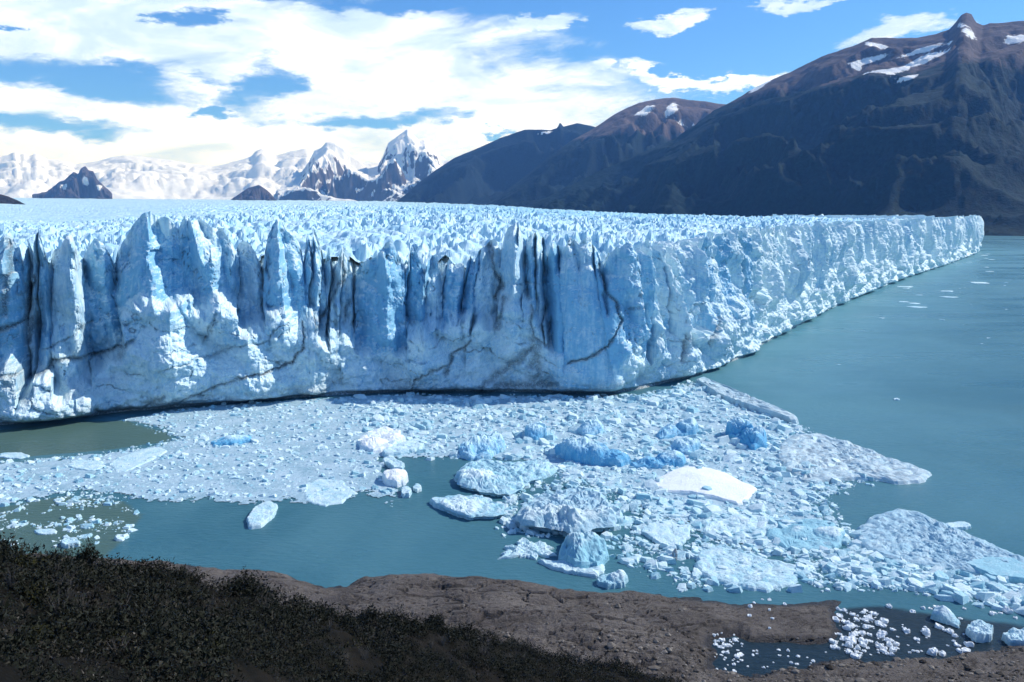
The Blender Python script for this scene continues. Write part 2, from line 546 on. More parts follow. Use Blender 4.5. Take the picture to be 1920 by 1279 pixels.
def top_base(x, y, dist):
    """smooth height of the glacier's back: rises up the valley, lower along the right-hand lobe"""
    px = 960 + FPX * x / (y * 1.02 + 1)
    k = 1 - sstep(880, 1330, px) * 0.96
    k = k * (1 - 0.72 * sstep(520, 60, px) * (1 - sstep(1300, 3200, dist)))
    rise = 28 * (1 - np.exp(-np.maximum(dist, 0) / 850)) + np.maximum(dist - 1500, 0) * 0.016
    return 48.5 + 8.5 * (1 - np.exp(-np.maximum(dist, 0) / 70)) + k * rise


def serac_relief(x, y, big=1.0):
    wx = x + 3.0 * pnoise(x / 17, y / 17, 3)
    wy = y + 3.0 * pnoise(x / 17, y / 17, 4)
    blocks = 4.4 * (facet(wx / 6.0 + wy / 40, wy / 9.0, 21, 1.2, 0.2, 1.9) + 0.3) + 1.8 * facet(wx / 2.5, wy / 3.2, 44, 1.2, 0.2, 1.6)
    patch = 0.35 + 1.1 * sstep(-0.5, 0.7, fbm(x / 55, y / 75, 9, 4)) 
    return big * blocks * patch + 2.4 * fbm(x / 26, y / 26, 8, 3)


# ------------------------------------------------------------------ glacier: the calving wall
def smooth_poly(pts, step):
    pts = np.asarray(pts)
    for _ in range(2):                       # corner cutting
        a, b = pts[:-1], pts[1:]
        pts = np.vstack([pts[:1], np.stack([a * 0.75 + b * 0.25, a * 0.25 + b * 0.75], 1).reshape(-1, 2), pts[-1:]])
    seg = np.hypot(*np.diff(pts, axis=0).T)
    cum = np.concatenate([[0], np.cumsum(seg)])
    out, s = [], 0.0
    while s < cum[-1]:
        x = np.interp(s, cum, pts[:, 0]); y = np.interp(s, cum, pts[:, 1])
        out.append((s, x, y))
        s += step(x, y)
    return np.array(out)


def wall_step(x, y):
    px = 960 + FPX * x / max(y, 1)
    if px < -40:
        return 2.6
    if y > FW[-4][1] + 20:                    # the hidden back of the tip
        return 9.0
    return 0.34 if y < 330 else min(0.36 + (y - 330) * 0.0034, 2.4)


FT = smooth_poly(FW, wall_step)
S, FX, FY = FT.T
NS = len(S)
tx, ty = np.gradient(FX), np.gradient(FY)
for _ in range(30):
    tx = np.convolve(np.pad(tx, 6, 'edge'), np.ones(13) / 13, 'valid'); ty = np.convolve(np.pad(ty, 6, 'edge'), np.ones(13) / 13, 'valid')
tl = np.hypot(tx, ty)
NX, NY = ty / tl, -tx / tl                    # outward (towards the water)
fpx, fpy = proj(FX, FY, 0 * FX)

CREST = [(-300, 430), (-60, 445), (0, 448), (20, 452), (45, 468), (70, 455), (95, 432), (112, 470), (140, 468), (156, 440), (164, 433), (176, 468), (200, 462), (225, 455),
         (240, 470), (262, 445), (290, 412), (312, 398), (326, 410), (342, 402), (360, 408), (375, 396), (384, 420), (396, 408), (420, 430), (436, 428), (458, 452), (488, 462),
         (505, 482), (520, 440), (540, 408), (556, 436), (572, 440), (582, 456), (604, 431), (622, 462), (640, 486), (655, 466), (675, 498), (690, 482), (715, 482), (728, 466), (745, 462), (764, 476),
         (790, 478), (806, 476), (826, 496), (846, 500), (866, 498), (884, 470), (905, 462), (918, 450), (936, 446), (952, 432), (966, 412), (982, 442), (1002, 434), (1022, 462),
         (1042, 460), (1062, 431), (1082, 452), (1102, 455), (1128, 470), (1150, 466), (1180, 466), (1200, 480), (1218, 464), (1240, 468), (1262, 452), (1286, 476), (1310, 462), (1334, 455), (1352, 450)]
cpx = np.array([c[0] for c in CREST], float)
cz = np.interp(fpx, cpx, [c[1] for c in CREST])
SETB = np.interp(fpx, [-300, 0, 220, 300, 700, 1000, 1060, 1150, 1210, 1300, 1420, 1900], [19, 19, 16, 14, 12, 9, 2, 1, 5, 5, 4, 5])
d_up = (639.5 - cz) / FPX
slope = (-SP + CP * d_up) / (CP + SP * d_up)
z_front = CAM_H + slope * (FY + SETB)
z_side = 60.5 + 2.6 * facet(S / 13.0, S * 0 + 0.4, 61) + 1.6 * facet(S / 5.0, S * 0 + 0.2, 62)
wt = sstep(1330, 1390, fpx)
wt = np.where(np.arange(NS) > np.argmax(fpx), 1.0, wt)
ZC = z_front * (1 - wt) + z_side * wt
ZC = ZC + (0.9 * facet(S / 2.4, S * 0 + 0.7, 64) + 0.5 * pnoise(S / 0.9, S * 0, 66)) * 0.9

# column (serac) limits along the wall
bounds = [0.0]
while bounds[-1] < S[-1]:
    sv = bounds[-1]
    yv = np.interp(sv, S, FY)
    pv = np.interp(sv, S, fpx)
    wv = random.uniform(3.8, 10.5) if yv < 330 else random.uniform(6, 17) * (1 + (yv - 330) / 900)
    if pv < -60:
        wv *= 2
    if 1035 < pv < 1150:
        wv = 16
    elif pv < 620 and random.random() < 0.4:
        wv = random.uniform(11, 18)
    bounds.append(sv + wv)
bounds = np.array(bounds)
# pull limits of the front towards the dips of the skyline
dips = [S[np.argmin(np.abs(fpx[:np.argmax(fpx)] - d))] for d in (45, 112, 176, 240, 458, 505, 582, 640, 675, 764, 826, 866, 1022, 1200, 1286)]
for dv in dips:
    k = np.argmin(np.abs(bounds - dv))
    bounds[k] = dv
bounds = np.sort(bounds)
bounds = bounds[np.concatenate([[True], np.diff(bounds) > 1.8])]
NB = len(bounds)
c_off = rng.uniform(-3.2, 3.2, NB)
c_amp = rng.uniform(1.5, 6.0, NB)
c_drop = rng.uniform(0.14, 0.36, NB)
c_led = rng.uniform(-11, 11, NB)
c_blue = rng.uniform(-0.16, 0.20, NB)
c_deep = rng.uniform(0.2, 1.6, NB) + 2.4 * (rng.random(NB) < 0.16)
c_wid = rng.uniform(0.5, 1.9, NB)

# separate pinnacles: notches between seracs and a skewed tip on each
ci1 = np.clip(np.searchsorted(bounds, S, side='right') - 1, 0, NB - 2)
cw1 = (bounds[1:] - bounds[:-1])[ci1]
q1 = np.clip((S - bounds[ci1]) / cw1, 0, 1)
sk = rng.uniform(0.25, 0.75, NB)[ci1]
tip = np.where(q1 < sk, q1 / sk, (1 - q1) / (1 - sk))
tipa = rng.uniform(0.5, 8.0, NB)[ci1] * np.where(FY > 330, 0.6, 1.0)
e1 = np.minimum(q1, 1 - q1) * cw1
ZC = ZC + tipa * (tip - 0.62) - rng.uniform(0.5, 5.0, NB)[ci1] * np.exp(-(e1 / 1.3) ** 2) * np.where(FY > 330, 0.5, 1.0)
NF, NBK = 180, 54
tt = np.linspace(0, 1, NF)
Sg, Tg = np.meshgrid(S, tt, indexing='ij')
Zg = Tg * ZC[:, None]
far = sstep(330, 700, FY)[:, None]
lat = 1 + far * 1.2
# wandering serac limits
Sw = Sg + (1.5 * facet(Sg / 16, Zg / 22, 5, 1.1, 0.7) + 0.9 * facet(Sg / 6, Zg / 9, 6, 1.3) + 0.35 * fbm(Sg / 3, Zg / 5, 7, 3)) * lat + 0.26 * (Zg - 24) * pnoise(Sg / 38, Sg * 0 + 0.3, 9) * (1 - far)
ci = np.clip(np.searchsorted(bounds, Sw.ravel(), side='right').reshape(Sw.shape) - 1, 0, NB - 2)
cw = (bounds[1:] - bounds[:-1])[ci]
q = np.clip((Sw - bounds[ci]) / cw, 0, 1)
LEDGE = np.interp(fpx, [-300, 0, 200, 300, 460, 640, 700, 860, 900, 1000, 1040, 1150, 1210, 1260, 1330, 1400, 1500, 1850],
                  [18, 14, 20, 30, 28, 27, 21, 25, 36, 30, 8, 8, 20, 16, 14, 20, 22, 18])
zl = LEDGE[:, None] + c_led[ci] * 0.7 + 4 * fbm(Sg / 9, Zg / 15, 15, 3)
up = sstep(-3.5, 3.0, Zg - zl)
drop = c_drop[ci]
saw = np.where(q < 1 - drop, q / (1 - drop), (1 - q) / drop) ** 0.9
edge = np.minimum(q, 1 - q) * cw
groove = -c_deep[ci] * np.exp(-(edge / (c_wid[ci] * lat * 0.8)) ** 2) * (0.75 + 0.5 * far) * (0.06 + 0.94 * up) * (0.4 + 0.6 * sstep(0.3, 0.8, 0.5 + fbm(Sg / 30, Zg / 14, 17, 2)))
dome = sstep(1028, 1048, fpx) * (1 - sstep(1140, 1175, fpx))          # the smooth bulging tower near the corner
dome = dome[:, None] * sstep(0.86, 0.78, Tg)
tower = (c_off[ci] + c_amp[ci] * (saw - 0.4) * (1 + 0.8 * far)) * up
slabs = 3.4 * facet(Sw / (8.5 * lat), Zg / 30.0, 30, 1.5, 0.9) + 1.7 * facet(Sw / (3.4 * lat) + Zg / 50, Zg / 17.0, 32, 1.4, 0.9)
flutes = slabs * up + 0.6 * facet(Sg / 1.6, Zg / 9.0, 31) * up + 0.9 * facet(Sg / (3.6 * lat), Zg / 13.0, 33, 1.2) * (0.4 + 0.6 * up) + (1.5 * facet(Sg / (6.5 * lat) + Zg / 15, Zg / 7.5, 34, 1.2, 0.7) + 0.8 * facet(Sg / 2.6 - Zg / 9, Zg / 3.6, 36, 1.2, 0.7)) * up * (1 - 0.75 * far)
rub = 4.2 * facet(Sg / 15.0 + Zg / 25, Zg / 11.0, 35, 1.2, 0.7) + 2.0 * facet(Sg / 6.0, Zg / 4.4, 37, 1.3) + 0.75 * facet(Sg / 1.6, Zg / 1.3, 39, 1.2)
rub = rub * (1 - up * 0.82) * (1 - 0.75 * far * sstep(8, 22, Zg)) + (1 - 0.75 * far) * 0.75 * facet(Sg / 2.7 + Zg / 8, Zg / 2.9, 40, 1.25, 0.7) + 0.36 * facet(Sg / 1.15, Zg / 1.4, 41, 1.2) + 0.2 * fbm(Sg / 0.9, Zg / 0.9, 43, 3)
steps = 1.6 * facet(Sg / 17.0 + Zg / 30, Zg / 5.0, 47, 0.8) * (1 - up)
# broad fins and pyramids standing out of the wall: broad shaded flank on one side, steep lit flank on the other
FINS = [(162, 435, 640, 95, 34, 9, 10), (20, 455, 640, 60, 40, 7, 0), (310, 400, 560, 60, 30, 6, -8), (378, 398, 590, 30, 70, 7, 40), (455, 455, 640, 50, 30, 4, -10), (540, 410, 610, 48, 28, 7, 0), (606, 432, 640, 50, 26, 6, 6),
        (728, 466, 640, 40, 24, 4, 4), (800, 476, 600, 30, 30, 4, 10), (905, 460, 600, 40, 34, 5, -6), (966, 413, 640, 46, 34, 7, 0), (1004, 436, 620, 30, 20, 4, 8), (1062, 432, 560, 40, 40, 4, 0), (1216, 462, 640, 40, 40, 5, 20),
        (1262, 452, 660, 40, 34, 6, 20), (1334, 455, 680, 40, 40, 5, 14), (330, 560, 720, 120, 110, 9, 0), (470, 590, 740, 110, 100, 9, 0), (590, 640, 740, 60, 60, 5, 0), (800, 590, 735, 75, 70, 7, 0), (900, 640, 735, 60, 50, 4, 0), (120, 600, 790, 130, 110, 8, 0)]
fins = np.zeros(Zg.shape)
imax = int(np.argmax(fpx))
for (ax_, r_top, r_bas, wl, wr, fw, lean) in FINS:
    s0 = np.interp(ax_, fpx[:imax], S[:imax])
    yd = np.interp(s0, S, FY)
    mpp = yd / FPX * 1.05
    zt, zb_ = Q(ax_, r_top, yd + 8)[2], Q(ax_, r_bas, yd)[2]
    h01 = np.clip((zt - Zg) / (zt - zb_), 0, 1)
    ds = Sg - s0 - lean * mpp * h01 + 1.2 * facet(Sg / 7, Zg / 7, 401, 1.3)
    wd_ = np.where(ds < 0, wl, wr) * mpp * (0.06 + 0.94 * h01)
    fins = np.maximum(fins, fw * np.clip(1 - np.abs(ds) / wd_, 0, 1) ** 0.85 * sstep(0.0, 0.12, h01) * sstep(zb_ - 14, zb_ + 2, Zg))
big = 4.5 * facet(Sg / 34 + Zg / 55, Zg / 42, 403, 0.9, 0.8) * sstep(0, 12, Zg) * (1 - far * 0.5)
big = big + far * sstep(6, 20, Zg) * (6.5 * facet(Sg / 19, Zg / 120, 501, 1.2, 0.7) + 3.2 * facet(Sg / 8, Zg / 80, 503, 1.2, 0.7))
calm = 1 - 0.72 * dome
D = -SETB[:, None] * up * (0.75 + 0.25 * Tg) + (tower + groove + flutes) * calm + (rub + steps) * calm + (fins * (1 - far) + big) * calm
D = D + dome * (4.5 + 0.6 * np.sin(Zg / 9)) - dome * 3.0 * sstep(0.55, 0.8, Tg)
D = D * sstep(-0.8, 3.5, Zg) - 1.6 * sstep(1.9, 0.6, Zg)               # melted notch at the waterline
D = D - 3.0 * sstep(0.72, 1.0, Tg) * (1 - dome)
D = D - 3.0 * sstep(0.93, 1.0, Tg) * np.clip(0.25 + 0.6 * pnoise(Sg / 3.0, Zg / 9, 51), 0, 1) * (1 - dome)
WX = FX[:, None] + NX[:, None] * D
WY = FY[:, None] + NY[:, None] * D
WZ = Zg + 0.35 * fbm(Sg / 1.3, Zg / 1.3, 57, 3) * sstep(1, 5, Zg)

# dirt bands and cracks across the wall
CRACKS = [([(0, 709), (56, 704), (92, 691), (98, 677), (150, 672), (240, 648)], 5, .8), ([(0, 619), (28, 610), (49, 599), (56, 550), (62, 520)], 7, .95),
          ([(8, 590), (8, 550), (19, 501), (15, 452)], 8, .8), ([(319, 764), (349, 749), (390, 732), (450, 710)], 3.5, .6),
          ([(450, 710), (506, 697), (544, 680), (566, 659), (571, 633), (568, 605)], 3, .95), ([(259, 768), (308, 745)], 4, .6), ([(180, 775), (260, 770)], 8, .8),
          ([(598, 600), (631, 546), (643, 526), (640, 480)], 4, .8), ([(769, 729), (790, 705), (841, 684), (845, 667), (882, 639)], 3, .8), ([(836, 702), (846, 670)], 6, .8),
          ([(1065, 681), (1113, 669), (1141, 650), (1165, 601), (1155, 564), (1137, 550), (1124, 495)], 3.2, .9), ([(917, 454), (926, 502), (941, 536), (930, 560)], 4.5, .85),
          ([(900, 729), (958, 684), (1000, 653)], 9, .6), ([(930, 725), (1040, 722)], 9, .75), ([(996, 574), (1000, 632), (1027, 650), (1034, 595)], 3.5, .7),
          ([(1282, 677), (1290, 632)], 6, .65), ([(1335, 645), (1354, 601)], 6, .55), ([(1010, 640), (996, 690)], 8, .5), ([(504, 520), (500, 470)], 3, .5), ([(405, 600), (395, 622)], 3, .5),
          ([(170, 600), (120, 640), (80, 655)], 3, .4), ([(300, 700), (420, 655), (505, 640)], 2.5, .35), ([(380, 640), (405, 590)], 4, .4), ([(990, 560), (985, 480)], 3, .5), ([(1000, 640), (1010, 700), (990, 728)], 10, .55), ([(945, 560), (930, 620)], 6, .6), ([(60, 600), (52, 640)], 9, .7), ([(250, 640), (225, 670)], 6, .5), ([(640, 600), (660, 560)], 4, .5), ([(1130, 520), (1142, 590)], 5, .5)]
vis = fpx < 1420
vpx, vpy = proj(WX, WY, WZ)
wob = 5 * fbm(Sg / 5, Zg / 5, 71, 3)
dirt = np.zeros(WX.shape)
carve = np.zeros(WX.shape)
for pts, wd, amt in CRACKS:
    dd = line_dist(vpx + wob, vpy + wob * 0.7, pts)
    dirt = np.maximum(dirt, amt * np.exp(-(dd / wd) ** 2))
    carve = np.maximum(carve, min(wd, 5) * 0.32 * np.exp(-(dd / (wd * 0.7)) ** 2))
dirt *= vis[:, None]
carve *= vis[:, None]
# grit along the foot of the front, and in the clefts on the left
lv1 = (Zg + 0.16 * Sg + 7 * fbm(Sg / 26, Zg / 16, 411, 4)) / 8.5
f_lay = np.exp(-((np.abs(lv1 - np.round(lv1))) / 0.022) ** 2) * sstep(0.0, 0.35, fbm(Sg / 20, Zg / 12, 413, 3) + 0.08)
lv2 = pnoise(Sg / 7.0 + 0.5 * fbm(Sg / 3, Zg / 6, 417, 3), Zg / 26.0, 415)
f_ver = np.exp(-(lv2 / 0.022) ** 2) * sstep(0.05, 0.4, fbm(Sg / 14, Zg / 14, 419, 3) + 0.1)
frac = np.maximum(f_lay * (1 - 0.8 * up), f_ver * (0.35 + 0.65 * up)) * (1 - 0.7 * far) * (1 - 0.6 * dome) * sstep(2, 5, Zg)
dirt = np.maximum(dirt, 0.62 * frac)
carve = np.maximum(carve, 0.9 * frac)
lowgrit = 0.55 * sstep(9, 0.5, Zg) * sstep(0.35, 0.7, 0.5 + fbm(Sg / 16, Zg / 6, 73, 4)) * (1 - sstep(1150, 1260, fpx))[:, None]
leftgrit = 0.42 * sstep(330, 60, fpx)[:, None] * sstep(0.4, 0.75, 0.5 + 0.8 * fbm(Sg / 12, Zg / 8, 75, 5))
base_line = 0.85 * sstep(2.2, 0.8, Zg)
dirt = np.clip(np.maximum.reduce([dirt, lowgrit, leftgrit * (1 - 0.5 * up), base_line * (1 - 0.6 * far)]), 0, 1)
WX -= NX[:, None] * carve
WY -= NY[:, None] * carve
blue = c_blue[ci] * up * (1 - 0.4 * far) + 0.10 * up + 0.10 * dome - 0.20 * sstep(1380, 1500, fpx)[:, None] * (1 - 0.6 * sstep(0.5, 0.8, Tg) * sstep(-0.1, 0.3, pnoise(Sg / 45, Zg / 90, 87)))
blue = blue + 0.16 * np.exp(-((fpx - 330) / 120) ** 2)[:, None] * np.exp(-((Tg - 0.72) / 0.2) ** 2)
blue = blue - 0.16 * sstep(0.93, 1.0, Tg)

# behind the crest
bb = np.concatenate([np.linspace(0.4, 10, 28), np.linspace(10.6, 30, NBK - 29), [33]])
Sb, Bb = np.meshgrid(S, bb, indexing='ij')
BX = WX[:, -1:] - NX[:, None] * Bb
BY = WY[:, -1:] - NY[:, None] * Bb
gtop = top_base(BX, BY, Bb) + serac_relief(BX, BY, 0.9)
gtop = gtop * (1 - wt[:, None]) + (gtop + 4.5) * wt[:, None]
fall = np.clip(Bb / (4.5 + 4 * _h(np.floor(Sb / 7), np.floor(Sb * 0), 5)), 0, 1) ** 0.75
BZ = ZC[:, None] * (1 - fall) + gtop * fall + 0.9 * facet(Sb / 1.9, Bb / 1.9, 81, 1.2, 0.2, 1.4) * sstep(0, 1.5, Bb)
BZ[:, -1] -= 25
AX = np.concatenate([WX, BX], 1); AY = np.concatenate([WY, BY], 1); AZ = np.concatenate([WZ, BZ], 1)
AD = np.concatenate([dirt, np.zeros_like(BX)], 1)
AB = np.concatenate([blue, np.full(BX.shape, -0.22)], 1)
NR = NF + NBK
GV = np.stack([AX, AY, AZ], -1).reshape(-1, 3)
idx = np.arange(NS * NR).reshape(NS, NR)
quads = np.stack([idx[:-1, :-1], idx[1:, :-1], idx[1:, 1:], idx[:-1, 1:]], -1)      # (NS-1, NR-1, 4)
gat = {'dirt': AD.ravel(), 'blue': AB.ravel()}

glacier = obj('glacier', None, label='vast blue-white glacier ending in a jagged vertical ice wall at the lake', category='glacier')
glacier.location = (0, 300, 0)
low_rows = int(NF * 0.40)
k0 = 0
seg_lim = [0]
for k in range(1, NB - 1):
    i = int(np.searchsorted(S, bounds[k]))
    minw = 14 if FY[min(i, NS - 1)] < 330 else 12
    if i - seg_lim[-1] >= minw and i < NS - 4:
        seg_lim.append(i)
seg_lim.append(NS - 1)
for a, b in zip(seg_lim[:-1], seg_lim[1:]):
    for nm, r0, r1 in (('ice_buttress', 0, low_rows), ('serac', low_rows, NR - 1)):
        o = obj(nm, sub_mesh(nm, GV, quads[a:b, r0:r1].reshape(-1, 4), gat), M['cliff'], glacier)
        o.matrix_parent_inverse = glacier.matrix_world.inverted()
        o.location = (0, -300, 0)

# crevassed back of the glacier, laid out in fans of growing distance
pxs = np.linspace(-200, 1960, 780)
Ds = np.concatenate([np.geomspace(270, 1400, 280), np.geomspace(1412, 9600, 75)])
PXg, Dg = np.meshgrid(pxs, Ds, indexing='ij')
TX = (PXg - 960) / FPX * Dg * 1.03
TY = Dg.copy()
ind = inside_poly(TX, TY, GP)
wall_d = line_dist(TX, TY, [tuple(p) for p in FW])
amp = np.interp(Dg, [270, 700, 1600, 4000], [1.0, 0.95, 0.8, 0.35])
leftcalm = 1 - 0.85 * sstep(760, 250, PXg) * sstep(380, 800, Dg)
TZ = top_base(TX, TY, wall_d) + serac_relief(TX, TY, 0.9) * amp * leftcalm * (1 + 0.0004 * Dg)
TZ = TZ + 5 * fbm(TX / 420, TY / 300, 91, 3) * sstep(700, 1800, Dg)
TZ = np.where(ind < 40, TZ - 0.05 * np.maximum(40 - ind, 0) * sstep(1500, 2500, Dg), TZ)
keep = (ind > 24)
kq = keep[:-1, :-1] & keep[1:, :-1] & keep[1:, 1:] & keep[:-1, 1:]
fi = np.arange(TX.size).reshape(TX.shape)
fq = np.stack([fi[:-1, :-1], fi[1:, :-1], fi[1:, 1:], fi[:-1, 1:]], -1)[kq]
tb = -0.05 + 0.12 * sstep(400, 1200, Dg) * sstep(600, 1000, PXg)
o = obj('ice_field', sub_mesh('ice_field', np.stack([TX, TY, TZ], -1).reshape(-1, 3), fq, {'dirt': np.zeros(TX.size), 'blue': tb.ravel()}), M['plateau'], glacier)
o.location = (0, -300, 0)

# ------------------------------------------------------------------ mountains
def mountain(name, sky_px, d_base, d_ridge, z0, mat, label, spur=90, scale=700, fine=14, snow=None, nx=420, nf=110, seed=1, pwr=1.15, tags=None):
    sky_px = np.array(sky_px, float)
    px = np.linspace(sky_px[0, 0], sky_px[-1, 0], nx)
    py = np.interp(px, sky_px[:, 0], sky_px[:, 1])
    db = np.interp(px, *zip(*d_base))
    dr = np.interp(px, *zip(*d_ridge))
    u = (639.5 - py) / FPX
    zr = CAM_H + (-SP + CP * u) / (CP + SP * u) * dr
    f = np.concatenate([np.linspace(0, 1, nf), np.linspace(1, 1.6, 24)[1:]])
    Fg = np.broadcast_to(f[None, :], (nx, len(f)))
    Dm = db[:, None] + (dr - db)[:, None] * Fg
    dirx = ((px - 960) / FPX / (CP + SP * u))[:, None]
    X = dirx * Dm
    Y = Dm
    prof = np.where(Fg <= 1, np.clip(Fg, 0, 1) ** pwr, 1 - (Fg - 1) * 1.3)
    bell = np.where(Fg < 1, np.clip(4 * Fg * (1 - Fg), 0, 1) ** 0.8, np.clip((Fg - 1) * 2, 0, 1))
    wx = X + 0.35 * scale * pnoise(X / scale, Y / scale, seed + 90)
    rel = (ridged(wx / scale, Y / scale, seed, 6) - 0.95) * spur
    det = fbm(X / (scale * 0.12), Y / (scale * 0.12), seed + 40, 5, 0.6)
    hgt = (zr - z0)[:, None]
    Z = z0 + hgt * prof + rel * bell * np.clip(hgt / 300, 0.15, 1.5) + det * fine * (0.12 + 0.88 * bell) * np.clip(Fg * 4, 0, 1)
    # spurs in front of the crest stay below it, the far side falls away
    sight = CAM_H + (zr - CAM_H)[:, None] * Dm / dr[:, None]
    lim = sight - hgt * 0.36 * np.clip(1 - Fg, 0, 1) + det * fine * 0.25
    Z = np.where(Fg < 0.999, np.where(Z > lim, lim - 0.15 * (Z - lim), Z), np.where(Fg > 1.001, np.minimum(Z, z0 + hgt * (1 - (Fg - 1) * 0.9)), Z))
    sn = np.zeros(X.shape)
    if snow:
        vx, vy = proj(X, Y, Z)
        nz = 26 * fbm(X / 160, Y / 160, seed + 70, 4, 0.6)
        for (cx, cy, rx, ry, tilt) in snow:
            ax_, ay_ = vx - cx, (vy - cy) - tilt * (vx - cx)
            sn = np.maximum(sn, 1.0 - np.sqrt((ax_ / rx) ** 2 + (ay_ / ry) ** 2) * 0.55 + nz * 0.012)
        sn = np.clip(sn, 0, 1) * (Fg < 1.05)
    me = mk_mesh(name, np.stack([X, Y, Z], -1).reshape(-1, 3), grid_faces(nx, len(f))[:, ::-1], {'snow': sn}, True)
    return obj(name, me, M[mat], kind='structure', label=label)


mountain('mountain', [(960, 400), (1000, 384), (1060, 352), (1130, 318), (1200, 288), (1262, 262), (1300, 236), (1340, 207), (1380, 186), (1420, 162), (1450, 148), (1480, 136), (1540, 106), (1600, 86),
                      (1635, 71), (1680, 71), (1720, 70), (1752, 64), (1780, 55), (1792, 42), (1803, 28), (1812, 24), (1822, 27), (1830, 42), (1843, 48), (1856, 44), (1890, 42), (1930, 38), (2050, 50), (2300, 20), (2500, 80)],
         [(960, 4100), (1250, 3100), (1450, 2650), (1700, 2300), (1920, 2225), (2500, 2100)], [(960, 4700), (1250, 4900), (1500, 5000), (1920, 4700), (2500, 4400)], -12, 'forest_mountain',
         'dark forested mountain with bare brown summit and snow patches, above the glacier tip', spur=170, scale=800, fine=22, seed=3, nx=480, nf=220, pwr=1.05,
         snow=[(1625, 114, 40, 6, -0.3), (1602, 125, 15, 7, 0.3), (1738, 92, 46, 5, -0.3), (1722, 118, 62, 6, -0.4), (1735, 108, 40, 4, -0.4), (1665, 134, 44, 4.5, -0.1), (1700, 147, 24, 4.5, -0.3), (1640, 84, 26, 5, 0.2), (1815, 60, 16, 10, 0.6), (1905, 74, 30, 9, -0.2), (1425, 160, 18, 6, -0.6)])
mountain('mountain', [(880, 400), (930, 372), (985, 330), (1040, 285), (1075, 262), (1110, 243), (1140, 222), (1165, 207), (1198, 193), (1230, 186), (1262, 183), (1290, 187), (1320, 190), (1350, 194), (1420, 205), (1600, 230)],
         [(880, 5000), (1250, 4600), (1600, 4300)], [(880, 5600), (1250, 6800), (1600, 6600)], -12, 'mid_mountain',
         'brown-topped rounded mountain with two small snow patches, behind the forested slope', spur=220, scale=900, fine=22, seed=8, nx=250, nf=90,
         snow=[(1210, 207, 16, 7, -0.3), (1260, 205, 12, 11, -0.6), (1291, 231, 20, 10, 0.1)])
mountain('mountain', [(700, 402), (745, 378), (780, 347), (810, 324), (850, 297), (900, 276), (940, 258), (985, 243), (1015, 243), (1032, 244), (1045, 240), (1050, 229), (1056, 238), (1082, 231), (1105, 235), (1140, 245), (1250, 280)],
         [(700, 6300), (1250, 5600)], [(700, 6900), (850, 7800), (1250, 7800)], 20, 'far_ridge',
         'low dark blue ridge sloping down to the ice field beside the snowy peaks', spur=160, scale=900, fine=16, seed=14, nx=220, nf=64,
         snow=[(1020, 249, 22, 2.5, -0.2)])
mountain('snowy_mountain', [(520, 345), (560, 330), (578, 305), (590, 282), (603, 276), (612, 266), (628, 268), (645, 278), (658, 292), (672, 300), (690, 316), (708, 312), (718, 292), (728, 268), (742, 258), (752, 250), (764, 242), (776, 254), (786, 264), (796, 262), (806, 272),
                            (822, 290), (842, 302), (870, 312), (920, 330), (1000, 345)],
         [(520, 9900), (1000, 9300)], [(520, 12500), (1000, 12500)], 120, 'snow_peak',
         'jagged snow-covered twin peaks with dark rock faces beyond the ice field', spur=420, scale=1500, fine=50, seed=23, nx=340, nf=100, pwr=1.2)
mountain('snowy_mountain', [(-350, 290), (-100, 300), (0, 294), (18, 289), (28, 284), (36, 291), (45, 287), (54, 293), (66, 288), (90, 298), (118, 301), (140, 308), (185, 302), (210, 294), (235, 291), (270, 294), (325, 301), (358, 307), (400, 312), (440, 303), (470, 294), (481, 282), (492, 279), (500, 282),
                            (516, 292), (545, 284), (575, 278), (600, 296), (700, 305), (900, 318), (1000, 330)],
         [(-350, 9800), (1000, 10500)], [(-350, 16000), (1000, 16500)], 150, 'snow_field',
         'broad white snowfield range with scattered rock outcrops along the far skyline', spur=120, scale=1300, fine=60, seed=31, nx=320, nf=64, pwr=0.9)
mountain('rocky_hill', [(60, 366), (88, 359), (100, 350), (112, 340), (120, 339), (130, 329), (138, 322), (146, 327), (152, 315), (160, 312), (166, 319), (175, 321), (182, 335), (192, 346), (210, 362)], [(60, 8800), (210, 8800)], [(60, 9600), (210, 9600)], 170, 'nunatak_rock',
         'small dark rock hill poking out of the snow at the far end', spur=220, scale=420, fine=40, seed=37, nx=130, nf=50, snow=[(120, 350, 8, 5, 0), (160, 340, 6, 8, .3), (185, 352, 8, 5, 0)])
mountain('rocky_hill', [(425, 380), (448, 364), (466, 352), (486, 347), (500, 356), (520, 376)], [(425, 8300), (520, 8300)], [(425, 9000), (520, 9000)], 150, 'nunatak_rock',
         'low dark rocky knoll on the ice below the twin snowy peaks', spur=120, scale=380, fine=22, seed=41, nx=100, nf=40)
mountain('rocky_hill', [(-420, 320), (-120, 345), (-20, 358), (8, 366), (34, 376), (58, 388), (92, 402)], [(-420, 2500), (92, 2700)], [(-420, 3000), (92, 2950)], 50, 'nunatak_rock',
         'dark blue spur of a hill at the edge of the ice field', spur=60, scale=300, fine=12, seed=45, nx=160, nf=50)

